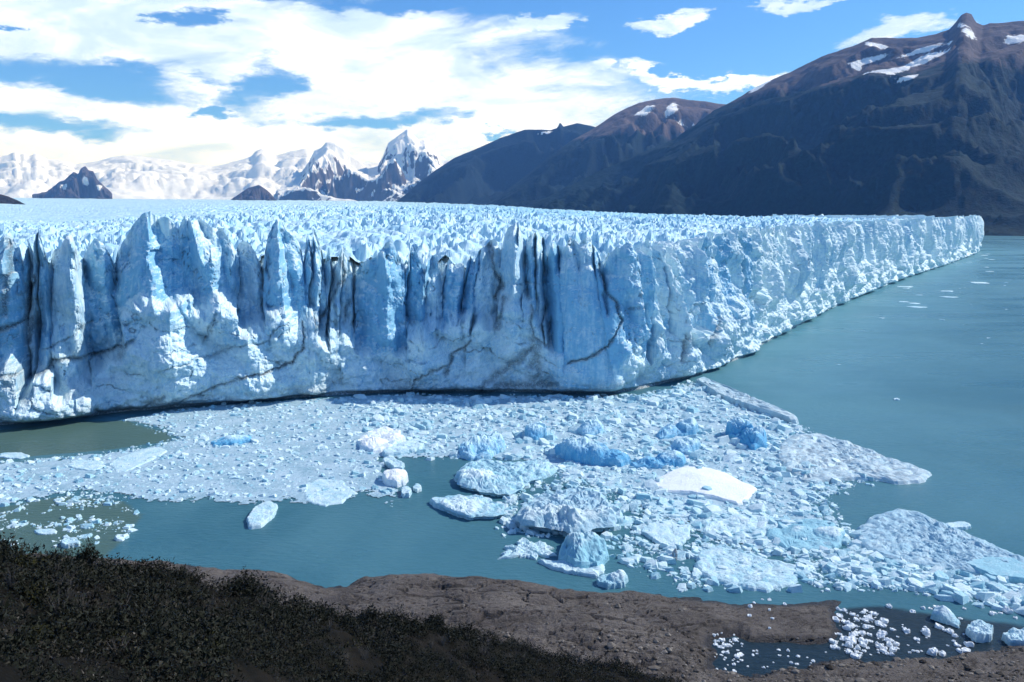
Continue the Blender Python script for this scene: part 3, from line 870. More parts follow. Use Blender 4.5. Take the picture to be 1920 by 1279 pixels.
# ------------------------------------------------------------------ shore and bushy hillside
SHORE_PX = [(-500, 1010), (-100, 1030), (150, 1046), (260, 1050), (330, 1060), (420, 1072), (520, 1078), (590, 1093), (650, 1099), (690, 1086), (760, 1079), (860, 1083), (960, 1095), (1060, 1105), (1160, 1118), (1250, 1120),
            (1330, 1123), (1400, 1134), (1480, 1130), (1560, 1131), (1640, 1140), (1920, 1150), (2400, 1150)]
SW_ = np.array([P(a, b)[:2] for a, b in SHORE_PX])
INLET = [P(*q)[:2] for q in [(1578, 1122), (2300, 1122), (2300, 1170), (1960, 1206), (1850, 1218), (1700, 1238), (1540, 1243), (1430, 1262), (1335, 1258), (1338, 1200), (1378, 1192), (1402, 1206), (1540, 1213), (1580, 1186)]]
BROW = [(-600, 960, 40), (-100, 1008, 44), (0, 1024, 46), (60, 1042, 47), (200, 1056, 50), (300, 1070, 52), (400, 1100, 56), (500, 1124, 60), (560, 1150, 63), (640, 1170, 68), (800, 1180, 78), (900, 1196, 84), (1000, 1222, 88),
        (1100, 1250, 93), (1200, 1270, 97), (1290, 1292, 100), (1400, 1330, 101), (1700, 1420, 100), (2600, 1500, 95)]
hp = np.linspace(-320, 2240, 600)
hD = np.concatenate([np.linspace(4, 40, 30), np.linspace(40.5, 92, 80), np.linspace(92.4, 172, 210), np.linspace(173, 205, 12)])
HPg, HDg = np.meshgrid(hp, hD, indexing='ij')
HX = (HPg - 960) / FPX * HDg
HX = HX / (CP - SP * 0.3)
HY = HDg
yw = np.interp(HX, SW_[:, 0], SW_[:, 1])
sd = yw - HY + 1.6 * fbm(HX / 9, HY / 9, 101, 4)
shore = np.where(sd > 0, 3.4 * (1 - np.exp(-np.maximum(sd, 0) / 4.5)), sd * 0.35)
fol = facet(HX / 11 + HY / 30, HY / 5.5, 103, 1.1)
rough_ = sstep(10, 26, sd)
relief = 1.3 * fol + 0.5 * facet(HX / 5.2, HY / 2.4, 105, 1.1) + (0.06 + 0.22 * rough_) * facet(HX / 1.5, HY / 1.1, 107) + (0.03 + 0.12 * rough_) * fbm(HX / 0.9, HY / 0.9, 109, 3)
shore = shore + relief * sstep(-2, 5, sd) - 0.5 * sstep(0, 6, sd)
c1, c2, cc = voro(HX / 7 + 0.25 * fbm(HX / 4, HY / 4, 111, 3), HY / 5, 113)
crk = np.exp(-((c2 - c1) / 0.05) ** 2) * (cc > 0.3)
d1, d2, dc = voro(HX / 2.6 + 0.3 * fbm(HX / 2, HY / 2, 117, 2), HY / 1.3, 119)
crk = np.maximum(crk, 0.7 * np.exp(-((d2 - d1) / 0.06) ** 2) * (dc > 0.45))
shore = shore - 0.45 * crk * sstep(1, 4, sd)
shore = np.where(shore > 0, shore * (1 - 0.62 * sstep(1150, 1420, HPg)), shore)
inl = inside_poly(HX, HY, INLET) + 1.3 * fbm(HX / 6, HY / 6, 115, 4)
shore = np.where(inl > -2.5, np.minimum(shore, -0.32 * (inl + 0.3) + 0.35 * np.maximum(shore, 0) * sstep(0.6, -2.5, inl)), shore)
shore = shore + 2.2 * sstep(1200, 1900, HPg) * sstep(106, 96, HDg)
bpx = [b[0] for b in BROW]
bD = np.interp(HPg, bpx, [b[2] for b in BROW])
by_ = np.interp(HPg, bpx, [b[1] for b in BROW])
bu = (639.5 - by_) / FPX
bz = CAM_H + (-SP + CP * bu) / (CP + SP * bu) * bD - 0.4
over = HDg - bD
hill = np.where(over < 0, bz - over * 0.27, bz - over * 0.35 - 0.055 * over ** 2)
hill = np.minimum(hill, 58 + 0 * hill)
hill = hill + (0.9 * fbm(HX / 9, HY / 9, 121, 4) + 0.35 * fbm(HX / 2.2, HY / 2.2, 123, 3)) * sstep(-50, -4, over) * 1.0
hill = np.where(bz > 5, hill, np.minimum(hill, shore - 0.4))
HZ = np.maximum(shore, hill)
ishill = hill > shore
wet = np.clip(sstep(0.75, 0.1, HZ) + 0.55 * sstep(3.0, 0.4, inl * -1) * (inl > -3), 0, 1) * (~ishill)
hi_ = np.arange(HX.size).reshape(HX.shape)
hq = np.stack([hi_[:-1, :-1], hi_[1:, :-1], hi_[1:, 1:], hi_[:-1, 1:]], -1)
fh = (ishill[:-1, :-1] & ishill[1:, :-1] & ishill[1:, 1:] & ishill[:-1, 1:])
HV = np.stack([HX, HY, HZ], -1).reshape(-1, 3)
under = (HZ < -2.5)
uf = ~(under[:-1, :-1] & under[1:, 1:])
hat = {'wet': wet.ravel(), 'crack': (crk * 0.8 * (~ishill)).ravel()}
obj('rocky_shore', sub_mesh('rocky_shore', HV, hq[(~fh) & uf], hat, False), M['rock'], kind='structure', label='bare grey-brown glacier-polished rock shore')
obj('hillside', sub_mesh('hillside', HV, hq[fh], {}, True), M['soil'], kind='structure', label='dark scrub-covered hillside')

def ground_z(x, y):
    """height of shore and hillside by bilinear lookup"""
    pxv = 960 + x * (CP - SP * 0.3) / y * FPX
    i = np.clip(np.interp(pxv, hp, np.arange(len(hp))), 0, len(hp) - 1.001)
    j = np.clip(np.interp(y, hD, np.arange(len(hD))), 0, len(hD) - 1.001)
    a, b = i.astype(int), j.astype(int)
    fa, fb = i - a, j - b
    z = HZ[a, b] * (1 - fa) * (1 - fb) + HZ[a + 1, b] * fa * (1 - fb) + HZ[a, b + 1] * (1 - fa) * fb + HZ[a + 1, b + 1] * fa * fb
    return z, ishill[a, b]


# ------------------------------------------------------------------ floating ice
def floe_mesh(name, outline, fb=0.5, lump=0.35, lscale=2.0, peaks=(), seed=0, na=72, nr=16, wig=0.10, dirt=0.0, blue=0.0, dirt_front=0.0, sharp=False, undercut=0.0):
    """one slab or berg: outline (world, around its middle), freeboard, broken relief and peaks (x, y, height, radius, power)"""
    pl = np.asarray(outline, float)
    c = pl.mean(0)
    pl = pl - c
    ang = np.linspace(-math.pi, math.pi, na, endpoint=False)
    # radius of the outline in each direction
    rad = np.zeros(na)
    for (ax_, ay_), (bx_, by_) in zip(pl, np.roll(pl, -1, 0)):
        ex, ey = bx_ - ax_, by_ - ay_
        dxv, dyv = np.cos(ang), np.sin(ang)
        den = dxv * ey - dyv * ex
        den = np.where(np.abs(den) < 1e-9, 1e-9, den)
        tv = (ax_ * ey - ay_ * ex) / den
        uv_ = (ax_ * dyv - ay_ * dxv) / den
        ok = (uv_ >= -1e-6) & (uv_ <= 1 + 1e-6) & (tv > 0)
        rad = np.where(ok, np.maximum(rad, tv), rad)
    rad = np.where(rad <= 0, np.median(rad), rad)
    mean_r = rad.mean()
    rad = rad * (1 + wig * fbm(np.cos(ang) * 2.2 + seed, np.sin(ang) * 2.2, seed + 1, 4, 0.6))
    rr = np.concatenate([np.linspace(0.0, 0.86, nr), [0.93, 0.975, 1.0, 1.03]])
    Rg, Ag = np.meshgrid(rr, ang, indexing='ij')
    rd = np.broadcast_to(rad[None, :], Rg.shape)
    X = Rg * rd * np.cos(Ag)
    Y = Rg * rd * np.sin(Ag)
    ed = sstep(1.0, 0.86, Rg)
    lumps = lump * (facet(X / lscale + seed, Y / lscale, seed + 3, 1.2) + 0.45 * facet(X / lscale * 2.6, Y / lscale * 2.6 + seed, seed + 5, 1.2) + 0.25 * facet(X / lscale * 6, Y / lscale * 6, seed + 7))
    Z = fb * sstep(1.015, 0.95, Rg) + lumps * (0.25 + 0.75 * ed) * sstep(1.02, 0.97, Rg)
    for (qx, qy, qh, qr, qp) in peaks:
        dd = np.hypot(X - (qx - c[0]), Y - (qy - c[1])) / qr
        if sharp:
            dd = dd * (1 + 0.35 * facet(X / (qr * 0.5) + seed, Y / (qr * 0.5), seed + 9, 1.2))
        Z = Z + qh * np.clip(1 - dd, 0, 1) ** qp * sstep(1.02, 0.9, Rg)
    Z = np.maximum(Z, 0.08 * (Rg < 0.99))
    Z[-1] = -0.35
    Z[-2] = np.minimum(Z[-2], 0.05)
    if undercut:                              # the melted notch below an overhanging front
        k_ = undercut * sstep(-0.1, -0.5, np.sin(ang))
        X[-2:] *= 1 - k_
        Y[-2:] *= 1 - k_
        Z[-2] = np.where(k_ > 0.02, 0.5, Z[-2])
        Z[-3] = np.maximum(Z[-3], fb * 0.85 * (k_ > 0.02))
    nrr = len(rr)
    V = np.stack([X, Y, Z], -1)
    V[0] = V[0].mean(0)
    i = np.arange(nrr * na).reshape(nrr, na)
    Fq = np.stack([i[:-1], i[1:], np.roll(i[1:], -1, 1), np.roll(i[:-1], -1, 1)], -1).reshape(-1, 4)
    dv = dirt * sstep(0.45, 0.7, 0.5 + fbm(X / 1.7, Y / 1.7, seed + 11, 4)) + dirt_front * sstep(-0.35, -0.85, Y / (np.abs(Y).max())) * sstep(3.4, 1.2, Z)  # patchy dirt, plus undercut shade painted on the low front
    me = mk_mesh(name, V.reshape(-1, 3), Fq, {'dirt': np.clip(dv, 0, 1), 'blue': blue + (0.10 - 0.34 * sstep(0.45, 0.95, Z / max(Z.max(), 0.1))) * (1.0 if peaks else 0.0)}, False)
    return me, c


def px_poly(pts):
    return [P(a, b)[:2] for a, b in pts]


def ell(cx, cy, rx, ry, n=14, seed=0, wob=0.18):
    r_ = random.Random(seed)
    out = []
    for k in range(n):
        a = 2 * math.pi * k / n
        f = 1 + r_.uniform(-wob, wob)
        out.append((cx + rx * f * math.cos(a), cy + ry * f * math.sin(a)))
    return out


BERGS = []
taken = []


def floe(name, label, category, poly, mat='floe', peaks=(), group=None, **kw):
    """peaks: (px, py on the water, height m, radius m, power)"""
    pw = px_poly(poly)
    pk = [P(a, b)[:2] + (h_, r_, p_) for (a, b, h_, r_, p_) in peaks]
    kw.setdefault('seed', len(BERGS) * 7 + 3)
    me, c = floe_mesh(name, pw, peaks=pk, **kw)
    o = obj(name, me, M[mat], label=label, category=category)
    o.location = (c[0], c[1], 0.0)
    if group:
        o['group'] = group
    BERGS.append(o)
    taken.append((poly, pw))
    return o


W, B_, G_ = 'floe', 'bluice', 'grey'
# flat floes on the open side of the lake
floe('ice_floe', 'long smooth white floe slanting through the slush by the silty plume', 'ice floe', [(205, 868), (240, 852), (296, 838), (316, 846), (290, 862), (240, 884), (215, 886)], fb=.35, lump=.08, wig=.05)
floe('ice_floe', 'pale triangular flat floe at the edge of the slush', 'ice floe', [(566, 912), (600, 898), (640, 902), (669, 925), (640, 944), (610, 952), (575, 940)], fb=.3, lump=.15)
floe('ice_floe', 'lone oval white floe floating in open teal water', 'ice floe', [(462, 978), (478, 955), (504, 945), (522, 950), (515, 970), (490, 990), (468, 993)], fb=.9, lump=.25, wig=.06)
floe('ice_floe', 'white lump of ice floating just beyond the dark bush', 'ice floe', ell(132, 1021, 17, 8, 12, 2), fb=.8, lump=.3)
floe('ice_floe', 'thin pale sliver floe in the green silty water', 'ice floe', ell(85, 998, 24, 5, 12, 3), fb=.25, lump=.1)
floe('ice_floe', 'low whitish floe lying between the two silty patches', 'ice floe', ell(165, 874, 36, 11, 12, 4), fb=.4, lump=.15)
floe('ice_floe', 'small white floe at the tip of the silty plume, touching the photo edge', 'ice floe', ell(25, 855, 30, 5, 12, 5), fb=.3, lump=.1)
floe('iceberg', 'small flat bright blue iceberg alone in the slush', 'iceberg', [(394, 832), (420, 822), (470, 822), (472, 830), (440, 836), (400, 838)], B_, [(430, 831, 1.6, 4, 1), (455, 828, 1.4, 4, 1)], fb=.6, lump=.3, blue=.1)
floe('ice_floe', 'white cauliflower-shaped floe at the rim of the fine slush', 'ice floe', [(668, 832), (690, 815), (720, 806), (752, 812), (758, 828), (735, 845), (700, 852), (676, 846)], 'snowice', peaks=[(700, 838, 1.6, 4.5, .8), (740, 828, 1.4, 4, .8)], fb=1.2, lump=.5)
floe('ice_floe', 'long tilted floe with shadowed edge beside the cauliflower floe', 'ice floe', [(716, 850), (745, 838), (785, 828), (804, 832), (790, 846), (750, 856), (722, 858)], fb=1.2, lump=.3)
floe('ice_floe', 'snow-capped small floe leaning towards the round white ice boulder', 'ice floe', [(716, 868), (735, 862), (758, 876), (756, 886), (738, 884)], fb=1.2, lump=.3)
floe('ice_block', 'round white ice boulder in dark water', 'ice block', ell(740, 902, 23, 13, 14, 6, .08), 'snowice', peaks=[(740, 902, 1.6, 4.5, .6)], fb=1.4, lump=.35)
floe('ice_block', 'small knobbly ice lump just below the round ice boulder', 'ice block', ell(762, 926, 11, 9, 12, 7), fb=1.0, lump=.4)
floe('ice_block', 'smaller ice lump nearest the open water beside the knobbly one', 'ice block', ell(783, 918, 8, 6, 12, 8), fb=.7, lump=.3)
floe('ice_floe', 'big lumpy white floe shaped like a cauliflower head with shadowed dark edge', 'ice floe', [(852, 900), (866, 876), (895, 866), (930, 872), (985, 872), (1030, 868), (1045, 884), (1012, 904), (985, 922), (955, 938), (915, 932), (880, 925), (858, 915)],
     peaks=[(890, 905, 2.2, 6, .8), (925, 912, 1.2, 6, 1)], fb=1.2, lump=.75, lscale=1.5, undercut=.12, nr=26, na=110)
floe('ice_floe', 'elongated white floe like a swimming seal in open water', 'ice floe', [(804, 940), (830, 938), (866, 934), (905, 936), (935, 950), (953, 968), (925, 976), (880, 977), (845, 968), (815, 952)],
     peaks=[(870, 960, .9, 7, .8)], fb=1.1, lump=.4, lscale=1.4, undercut=.14, nr=20, na=90)
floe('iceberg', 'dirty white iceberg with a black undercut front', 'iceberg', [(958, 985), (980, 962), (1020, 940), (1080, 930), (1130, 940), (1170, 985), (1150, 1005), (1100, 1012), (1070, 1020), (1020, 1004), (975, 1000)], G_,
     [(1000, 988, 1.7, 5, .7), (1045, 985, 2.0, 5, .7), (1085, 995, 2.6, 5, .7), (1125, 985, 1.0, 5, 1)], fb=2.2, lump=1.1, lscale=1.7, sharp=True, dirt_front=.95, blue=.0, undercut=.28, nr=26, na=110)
floe('iceberg', 'pale blue ice block standing in front of the dirty undercut iceberg', 'iceberg', [(1046, 1050), (1060, 1020), (1095, 1008), (1130, 1022), (1142, 1050), (1120, 1070), (1075, 1068)], 'floe',
     [(1078, 1050, 2.4, 4, .7), (1105, 1040, 3.6, 4.5, .8)], fb=1.4, lump=.9, lscale=2.0, sharp=True, blue=.22, nr=20)
floe('ice_floe', 'ragged low floe of broken bits below the dirty undercut iceberg', 'ice floe', [(938, 1048), (955, 1025), (985, 1014), (1030, 1022), (1046, 1042), (1010, 1048), (970, 1046)], W, fb=.35, lump=.5, lscale=1.0, wig=.35)
floe('ice_floe', 'flat white wedge floe pointing along the rock shore', 'ice floe', [(1008, 1054), (1050, 1056), (1130, 1050), (1134, 1070), (1122, 1085), (1075, 1078), (1030, 1066)], W, fb=.6, lump=.35, lscale=1.3)
floe('ice_block', 'knobbly white ice chunk close to the rock shore', 'ice block', [(1118, 1090), (1135, 1084), (1160, 1080), (1178, 1090), (1170, 1102), (1140, 1105), (1122, 1100)], W, [(1160, 1092, 1.6, 2.2, .8)], fb=.9, lump=.4, lscale=1.0)
# blue bergs in the pack
floe('iceberg', 'fractured blue and white iceberg with a crest, leftmost of the blue bergs in the pack', 'iceberg', [(858, 852), (872, 838), (900, 830), (940, 826), (948, 842), (920, 860), (880, 866)], B_, [(878, 850, 2.65, 4, .8), (905, 845, 3.90, 5, .9), (930, 838, 3.28, 4, .9)], fb=1.2, lump=1.1, sharp=True, lscale=2.0, blue=-.02)
floe('iceberg', 'small squarish blue iceberg standing upright in the brash', 'iceberg', [(983, 820), (998, 814), (1022, 816), (1026, 824), (1005, 830), (988, 828)], B_, [(1004, 821, 3.59, 4.5, .5)], fb=1.5, lump=.9, lscale=2.3, blue=.08, sharp=True)
floe('iceberg', 'pale blue small iceberg in the brash beneath the smooth ice tower', 'iceberg', [(1080, 812), (1100, 803), (1132, 804), (1130, 815), (1100, 820)], B_, [(1102, 811, 2.50, 4, .7), (1120, 809, 2.81, 3.5, .8)], fb=.9, lump=.9, sharp=True, lscale=2.3, blue=-.06)
floe('iceberg', 'long deep-blue wedge iceberg with whale-back slope', 'iceberg', [(1036, 848), (1060, 842), (1110, 844), (1160, 856), (1188, 870), (1160, 876), (1110, 874), (1060, 866)], B_, [(1065, 858, 2.65, 6, .6), (1095, 861, 3.28, 7, .6), (1130, 866, 2.03, 6, .7), (1165, 871, 1.09, 5, .8)], fb=1.2, lump=1.0, lscale=2.3, blue=.12, nr=24, na=96)
floe('iceberg', 'low blue iceberg ending in a hump, joined to the end of the whale-back berg', 'iceberg', [(1180, 874), (1215, 864), (1262, 858), (1288, 864), (1280, 876), (1240, 880), (1195, 880)], B_, [(1262, 869, 2.50, 4.5, .6), (1225, 873, 1.01, 5, .8)], fb=.8, lump=.9, lscale=2.3, blue=.10)
floe('iceberg', 'leaning light blue iceberg with overhanging tip', 'iceberg', [(1228, 820), (1250, 808), (1285, 802), (1312, 806), (1306, 816), (1270, 820), (1240, 826)], B_, [(1255, 815, 1.87, 4, .8), (1292, 810, 3.43, 4.5, .6)], fb=.8, lump=1.0, sharp=True, lscale=2.3, blue=.02)
floe('iceberg', 'squat turquoise iceberg just in front of the leaning blue one', 'iceberg', [(1250, 845), (1272, 832), (1308, 830), (1314, 842), (1290, 852), (1262, 852)], B_, [(1285, 841, 2.65, 4.5, .6)], fb=.9, lump=1.0, lscale=2.3, blue=-.05)
floe('iceberg', 'dark sapphire-blue iceberg of two rounded blocks near the lake side of the pack', 'iceberg', [(1360, 815), (1375, 806), (1405, 812), (1436, 828), (1438, 842), (1412, 846), (1380, 832)], B_, [(1382, 817, 4.37, 5, .5), (1415, 833, 3.90, 4.8, .5)], fb=1.5, lump=1.0, sharp=True, lscale=2.3, blue=.16, nr=24)
# larger floes in the pack
floe('ice_floe', 'largest smooth bright snow-white floe in the middle of the pack', 'ice floe', [(1212, 912), (1250, 892), (1295, 876), (1335, 884), (1375, 900), (1418, 918), (1410, 934), (1390, 950), (1340, 938), (1290, 930), (1240, 926)], 'snowice', [(1310, 905, 1.5, 14, 1)], fb=.8, lump=.12, lscale=4, blue=-.3, wig=.05, nr=22)
floe('ice_ridge', 'long straight dirty ice bar running from the ice wall foot into the lake', 'ice ridge', [(1300, 716), (1316, 713), (1360, 732), (1420, 757), (1470, 778), (1502, 793), (1490, 797), (1440, 780), (1390, 764), (1340, 744)], G_, fb=1.9, lump=.5, lscale=2.2, dirt=.35, nr=14, na=140, wig=.02)
floe('ice_floe', 'long pitted grey-white ice tongue reaching out into open water', 'ice floe', [(1455, 842), (1480, 818), (1530, 815), (1590, 832), (1650, 856), (1700, 874), (1745, 890), (1728, 908), (1680, 908), (1630, 900), (1570, 902), (1510, 905), (1470, 885)], G_, fb=1.0, lump=.6, lscale=2.2, dirt=.4, nr=30, na=130, wig=.06)
floe('ice_floe', 'pale triangular floe with a dark spike of ice at its corner', 'ice floe', [(1200, 1000), (1215, 985), (1260, 978), (1296, 990), (1290, 1012), (1268, 1034), (1240, 1026), (1215, 1010)], W, fb=.6, lump=.2, lscale=1.8)
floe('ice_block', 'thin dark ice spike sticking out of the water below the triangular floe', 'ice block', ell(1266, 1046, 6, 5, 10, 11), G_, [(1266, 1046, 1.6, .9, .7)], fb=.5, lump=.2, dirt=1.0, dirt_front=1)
floe('ice_floe', 'wide cracked floe of fused plates closest to the rocky shore', 'ice floe', [(1300, 1066), (1312, 1036), (1350, 1026), (1400, 1040), (1450, 1055), (1525, 1070), (1490, 1092), (1440, 1110), (1390, 1105), (1340, 1092), (1312, 1078)], W, fb=.55, lump=.45, lscale=2.6, nr=28, na=110, blue=.03)
floe('ice_floe', 'blue-tinted floe with a white snow knob at its corner', 'ice floe', [(1432, 1010), (1460, 984), (1510, 975), (1560, 984), (1584, 1005), (1575, 1028), (1530, 1036), (1480, 1034)], W, [(1560, 1008, 1.5, 4, .7), (1500, 1002, .8, 4, .8)], fb=.7, lump=.4, lscale=2.0, blue=.14, nr=22)
floe('ice_floe', 'hummocky floe between the smooth white floe and the cracked floe', 'ice floe', [(1310, 985), (1345, 962), (1400, 955), (1450, 962), (1470, 985), (1430, 1010), (1370, 1015), (1325, 1005)], W, fb=.45, lump=.45, lscale=2.0, nr=22)
floe('ice_floe', 'flat grey-white plate under the edge of the smooth white floe', 'ice floe', [(1215, 955), (1235, 940), (1290, 938), (1350, 950), (1345, 968), (1290, 972), (1230, 970)], W, fb=.4, lump=.2, lscale=1.8)
floe('ice_floe', 'huge rough lilac-grey triangular floe tapering along the lake side', 'ice floe', [(1606, 1000), (1625, 975), (1680, 958), (1720, 964), (1780, 990), (1850, 1020), (1930, 1056), (1990, 1090), (1940, 1096), (1860, 1086), (1780, 1072), (1700, 1062), (1640, 1045), (1610, 1025)], G_, fb=.9, lump=.6, lscale=1.6, blue=.12, nr=34, na=150, wig=.04)
floe('ice_floe', 'smooth pale blue slab along the outer rim of the lilac-grey floe', 'ice floe', [(1800, 1065), (1850, 1054), (1900, 1056), (1960, 1090), (1930, 1098), (1860, 1090)], 'floe', fb=1.3, lump=.1, blue=.2)
floe('ice_floe', 'small turquoise-white floe drifting off the rim of the lilac-grey floe', 'ice floe', ell(1795, 988, 26, 6, 12, 17), W, fb=.6, lump=.2)
floe('ice_block', 'pointed white ice block like a sail beside the rock shelf', 'ice block', [(1742, 1160), (1755, 1150), (1772, 1152), (1800, 1168), (1798, 1178), (1765, 1168)], W, [(1766, 1160, 2.0, 2.2, .8)], fb=.5, lump=.2, lscale=1.0)
floe('ice_block', 'big broken white ice block stranded on the rock shelf', 'ice block', [(1808, 1188), (1830, 1172), (1862, 1186), (1858, 1204), (1830, 1206)], W, fb=1.2, lump=.5, lscale=1.0)
floe('ice_block', 'white ice block cut by the photo edge on the rock shelf', 'ice block', [(1878, 1200), (1895, 1190), (1940, 1192), (1945, 1212), (1895, 1214)], W, fb=1.1, lump=.5, lscale=1.0)

# --- brash: slush sheet and uncountable chips
PACK = [P(*q)[:2] for q in [(235, 788), (330, 768), (480, 755), (640, 745), (760, 738), (1050, 741), (1150, 743), (1215, 735), (1305, 712), (1400, 750), (1500, 795), (1600, 838), (1735, 896), (1640, 902), (1560, 915), (1545, 950), (1590, 1005),
                           (1560, 1040), (1500, 1060), (1440, 1050), (1320, 1020), (1230, 975), (1180, 960), (1150, 930), (1090, 915), (1040, 895), (1000, 880), (950, 866), (860, 862), (800, 862), (720, 862), (720, 885), (770, 935), (735, 948), (690, 925),
                           (610, 945), (540, 940), (470, 946), (380, 938), (290, 944), (240, 930), (150, 918), (0, 952), (-300, 980), (-300, 880), (0, 866), (190, 852), (300, 836), (335, 822), (300, 800)]]
PACK2 = [P(*q)[:2] for q in [(1540, 1062), (1600, 1030), (1700, 1060), (1800, 1078), (1960, 1110), (1960, 1150), (1880, 1140), (1800, 1122), (1700, 1106), (1620, 1098)]]
WISP = [P(*q)[:2] for q in [(-300, 950), (100, 900), (260, 950), (250, 1010), (100, 1035), (-300, 1060)]]
LOOSE = [P(*q)[:2] for q in [(930, 905), (1060, 890), (1330, 960), (1620, 1000), (1650, 1110), (1300, 1110), (1180, 1060), (1100, 1000), (920, 1010)]]

cell = 0.62
xs = np.arange(-210, 150, cell)
ys = np.arange(140, 330, cell)
BXg, BYg = np.meshgrid(xs, ys, indexing='ij')
cx_, cy_ = BXg + cell / 2, BYg + cell / 2
sdp = np.maximum(inside_poly(cx_, cy_, PACK), inside_poly(cx_, cy_, PACK2))
bpxv, bpyv = proj(cx_, cy_, 0 * cx_)
solid = sdp * 0.16 + 0.42 * fbm(cx_ / 6, cy_ / 6, 131, 5, 0.6) + 0.06
coarse = sstep(620, 900, bpxv)
solid = solid - coarse * 0.62 - 0.3 * sstep(250, 0, bpxv)
footd = line_dist(cx_, cy_, [tuple(p) for p in FW])
on = (np.minimum(solid, sdp * 0.6 + 0.5) > 0.12)
zg = 0.06 + 0.10 * (fbm((BXg) / 1.1, BYg / 1.1, 133, 3) + 0.8) * 0.7 + 0.05 * rng.random(BXg.shape)
jx = BXg + rng.uniform(-.2, .2, BXg.shape)
jy = BYg + rng.uniform(-.2, .2, BXg.shape)
bi = np.arange(BXg.size).reshape(BXg.shape)
bq = np.stack([bi[:-1, :-1], bi[1:, :-1], bi[1:, 1:], bi[:-1, 1:]], -1)[on[:-1, :-1]]
sv = np.stack([jx, jy, zg], -1).reshape(-1, 3)
sl = sub_mesh('slush', sv, bq, {'dirt': np.zeros(sv.shape[0]), 'blue': np.zeros(sv.shape[0])})
obj('slush', sl, M['slush'], kind='stuff', label='thin pale slush of crushed ice skinning the water under the wall')


def chips(n, poly, size, seed, thr=None, hgt=0.5):
    """many small broken bits of ice as one mesh: each a flat-topped irregular prism"""
    r_ = np.random.default_rng(seed)
    pl = np.array(poly)
    lo, hi = pl.min(0), pl.max(0)
    lo = np.maximum(lo, (-230, 90)); hi = np.minimum(hi, (160, 330))
    pts = r_.uniform(lo, hi, (n * 6, 2))
    d = inside_poly(pts[:, 0], pts[:, 1], poly)
    keep_ = d > r_.uniform(-1.5, 2.0, len(d))
    if thr is not None:
        keep_ &= (fbm(pts[:, 0] / 7, pts[:, 1] / 7, seed, 4, 0.6) + 0.5 > thr + r_.uniform(-.12, .12, len(d)))
    pts = pts[keep_][:n]
    n = len(pts)
    s = size * r_.lognormal(-0.12, 0.8, n)
    s = np.clip(s, size * 0.3, size * 4)
    k = 5
    a = np.arange(k)[None, :] * 2 * np.pi / k + r_.uniform(0, 6.28, (n, 1)) + r_.uniform(-.35, .35, (n, k))
    rad = s[:, None] * r_.uniform(0.6, 1.1, (n, k))
    st = r_.uniform(0.55, 1.0, (n, 1))
    th = r_.uniform(0, 3.14, (n, 1))
    ex, ey = rad * np.cos(a), rad * np.sin(a) * st
    ox = ex * np.cos(th) - ey * np.sin(th)
    oy = ex * np.sin(th) + ey * np.cos(th)
    h_ = hgt * s[:, None] * r_.uniform(0.25, 1.0, (n, 1))
    tilt = r_.uniform(-.35, .35, (n, 2))
    bot = np.stack([pts[:, :1] + ox, pts[:, 1:] + oy, np.full((n, k), -0.1)], -1)
    topz = h_ + tilt[:, :1] * ox * 0.8 + tilt[:, 1:] * oy * 0.8
    sh = 0.72
    top = np.stack([pts[:, :1] + ox * sh, pts[:, 1:] + oy * sh, np.maximum(topz, 0.04)], -1)
    cen = np.concatenate([pts, h_ * 1.15], 1)[:, None, :]
    V = np.concatenate([bot, top, cen], 1)
    base = np.arange(n)[:, None, None] * (2 * k + 1)
    i = np.arange(k); j = (i + 1) % k
    F = np.concatenate([np.stack([i, j, k + j], -1), np.stack([i, k + j, k + i], -1), np.stack([k + i, k + j, np.full(k, 2 * k)], -1)])[None] + base
    bl = np.repeat(r_.uniform(-.15, .15, n), 2 * k + 1)
    return V.reshape(-1, 3), F.reshape(-1, 3), bl


parts_ = [chips(10500, PACK, 0.44, 201, 0.26), chips(5000, [P(*q)[:2] for q in [(240, 790), (650, 748), (700, 850), (700, 920), (290, 940), (0, 940), (0, 870), (330, 825)]], .26, 206, .2, .5), chips(2600, PACK2, 0.6, 202), chips(1300, WISP, 0.38, 203, 0.62, .35), chips(4200, LOOSE, 0.5, 204, 0.4),
          chips(5200, [P(*q)[:2] for q in [(640, 748), (1160, 746), (1310, 716), (1500, 800), (1720, 895), (1560, 915), (1560, 1000), (1300, 960), (1050, 890), (1000, 865), (700, 850)]], .8, 205, 0.22, .5)]
parts_.append(chips(4800, [P(*q)[:2] for q in [(1000, 880), (1200, 880), (1450, 860), (1620, 905), (1560, 930), (1590, 1005), (1560, 1050), (1320, 1030), (1150, 940)]], .34, 207, .18, .5))
off, Vs, Fs, Bs = 0, [], [], []
for v, f, bl in parts_:
    Vs.append(v); Fs.append(f + off); Bs.append(bl); off += len(v)
V = np.concatenate(Vs); F = np.concatenate(Fs); Bl = np.concatenate(Bs)
obj('brash_ice', mk_mesh('brash_ice', V, F, {'dirt': np.zeros(len(V)), 'blue': Bl}), M['floe'], kind='stuff', label='countless small broken bits of white brash ice on the lake')

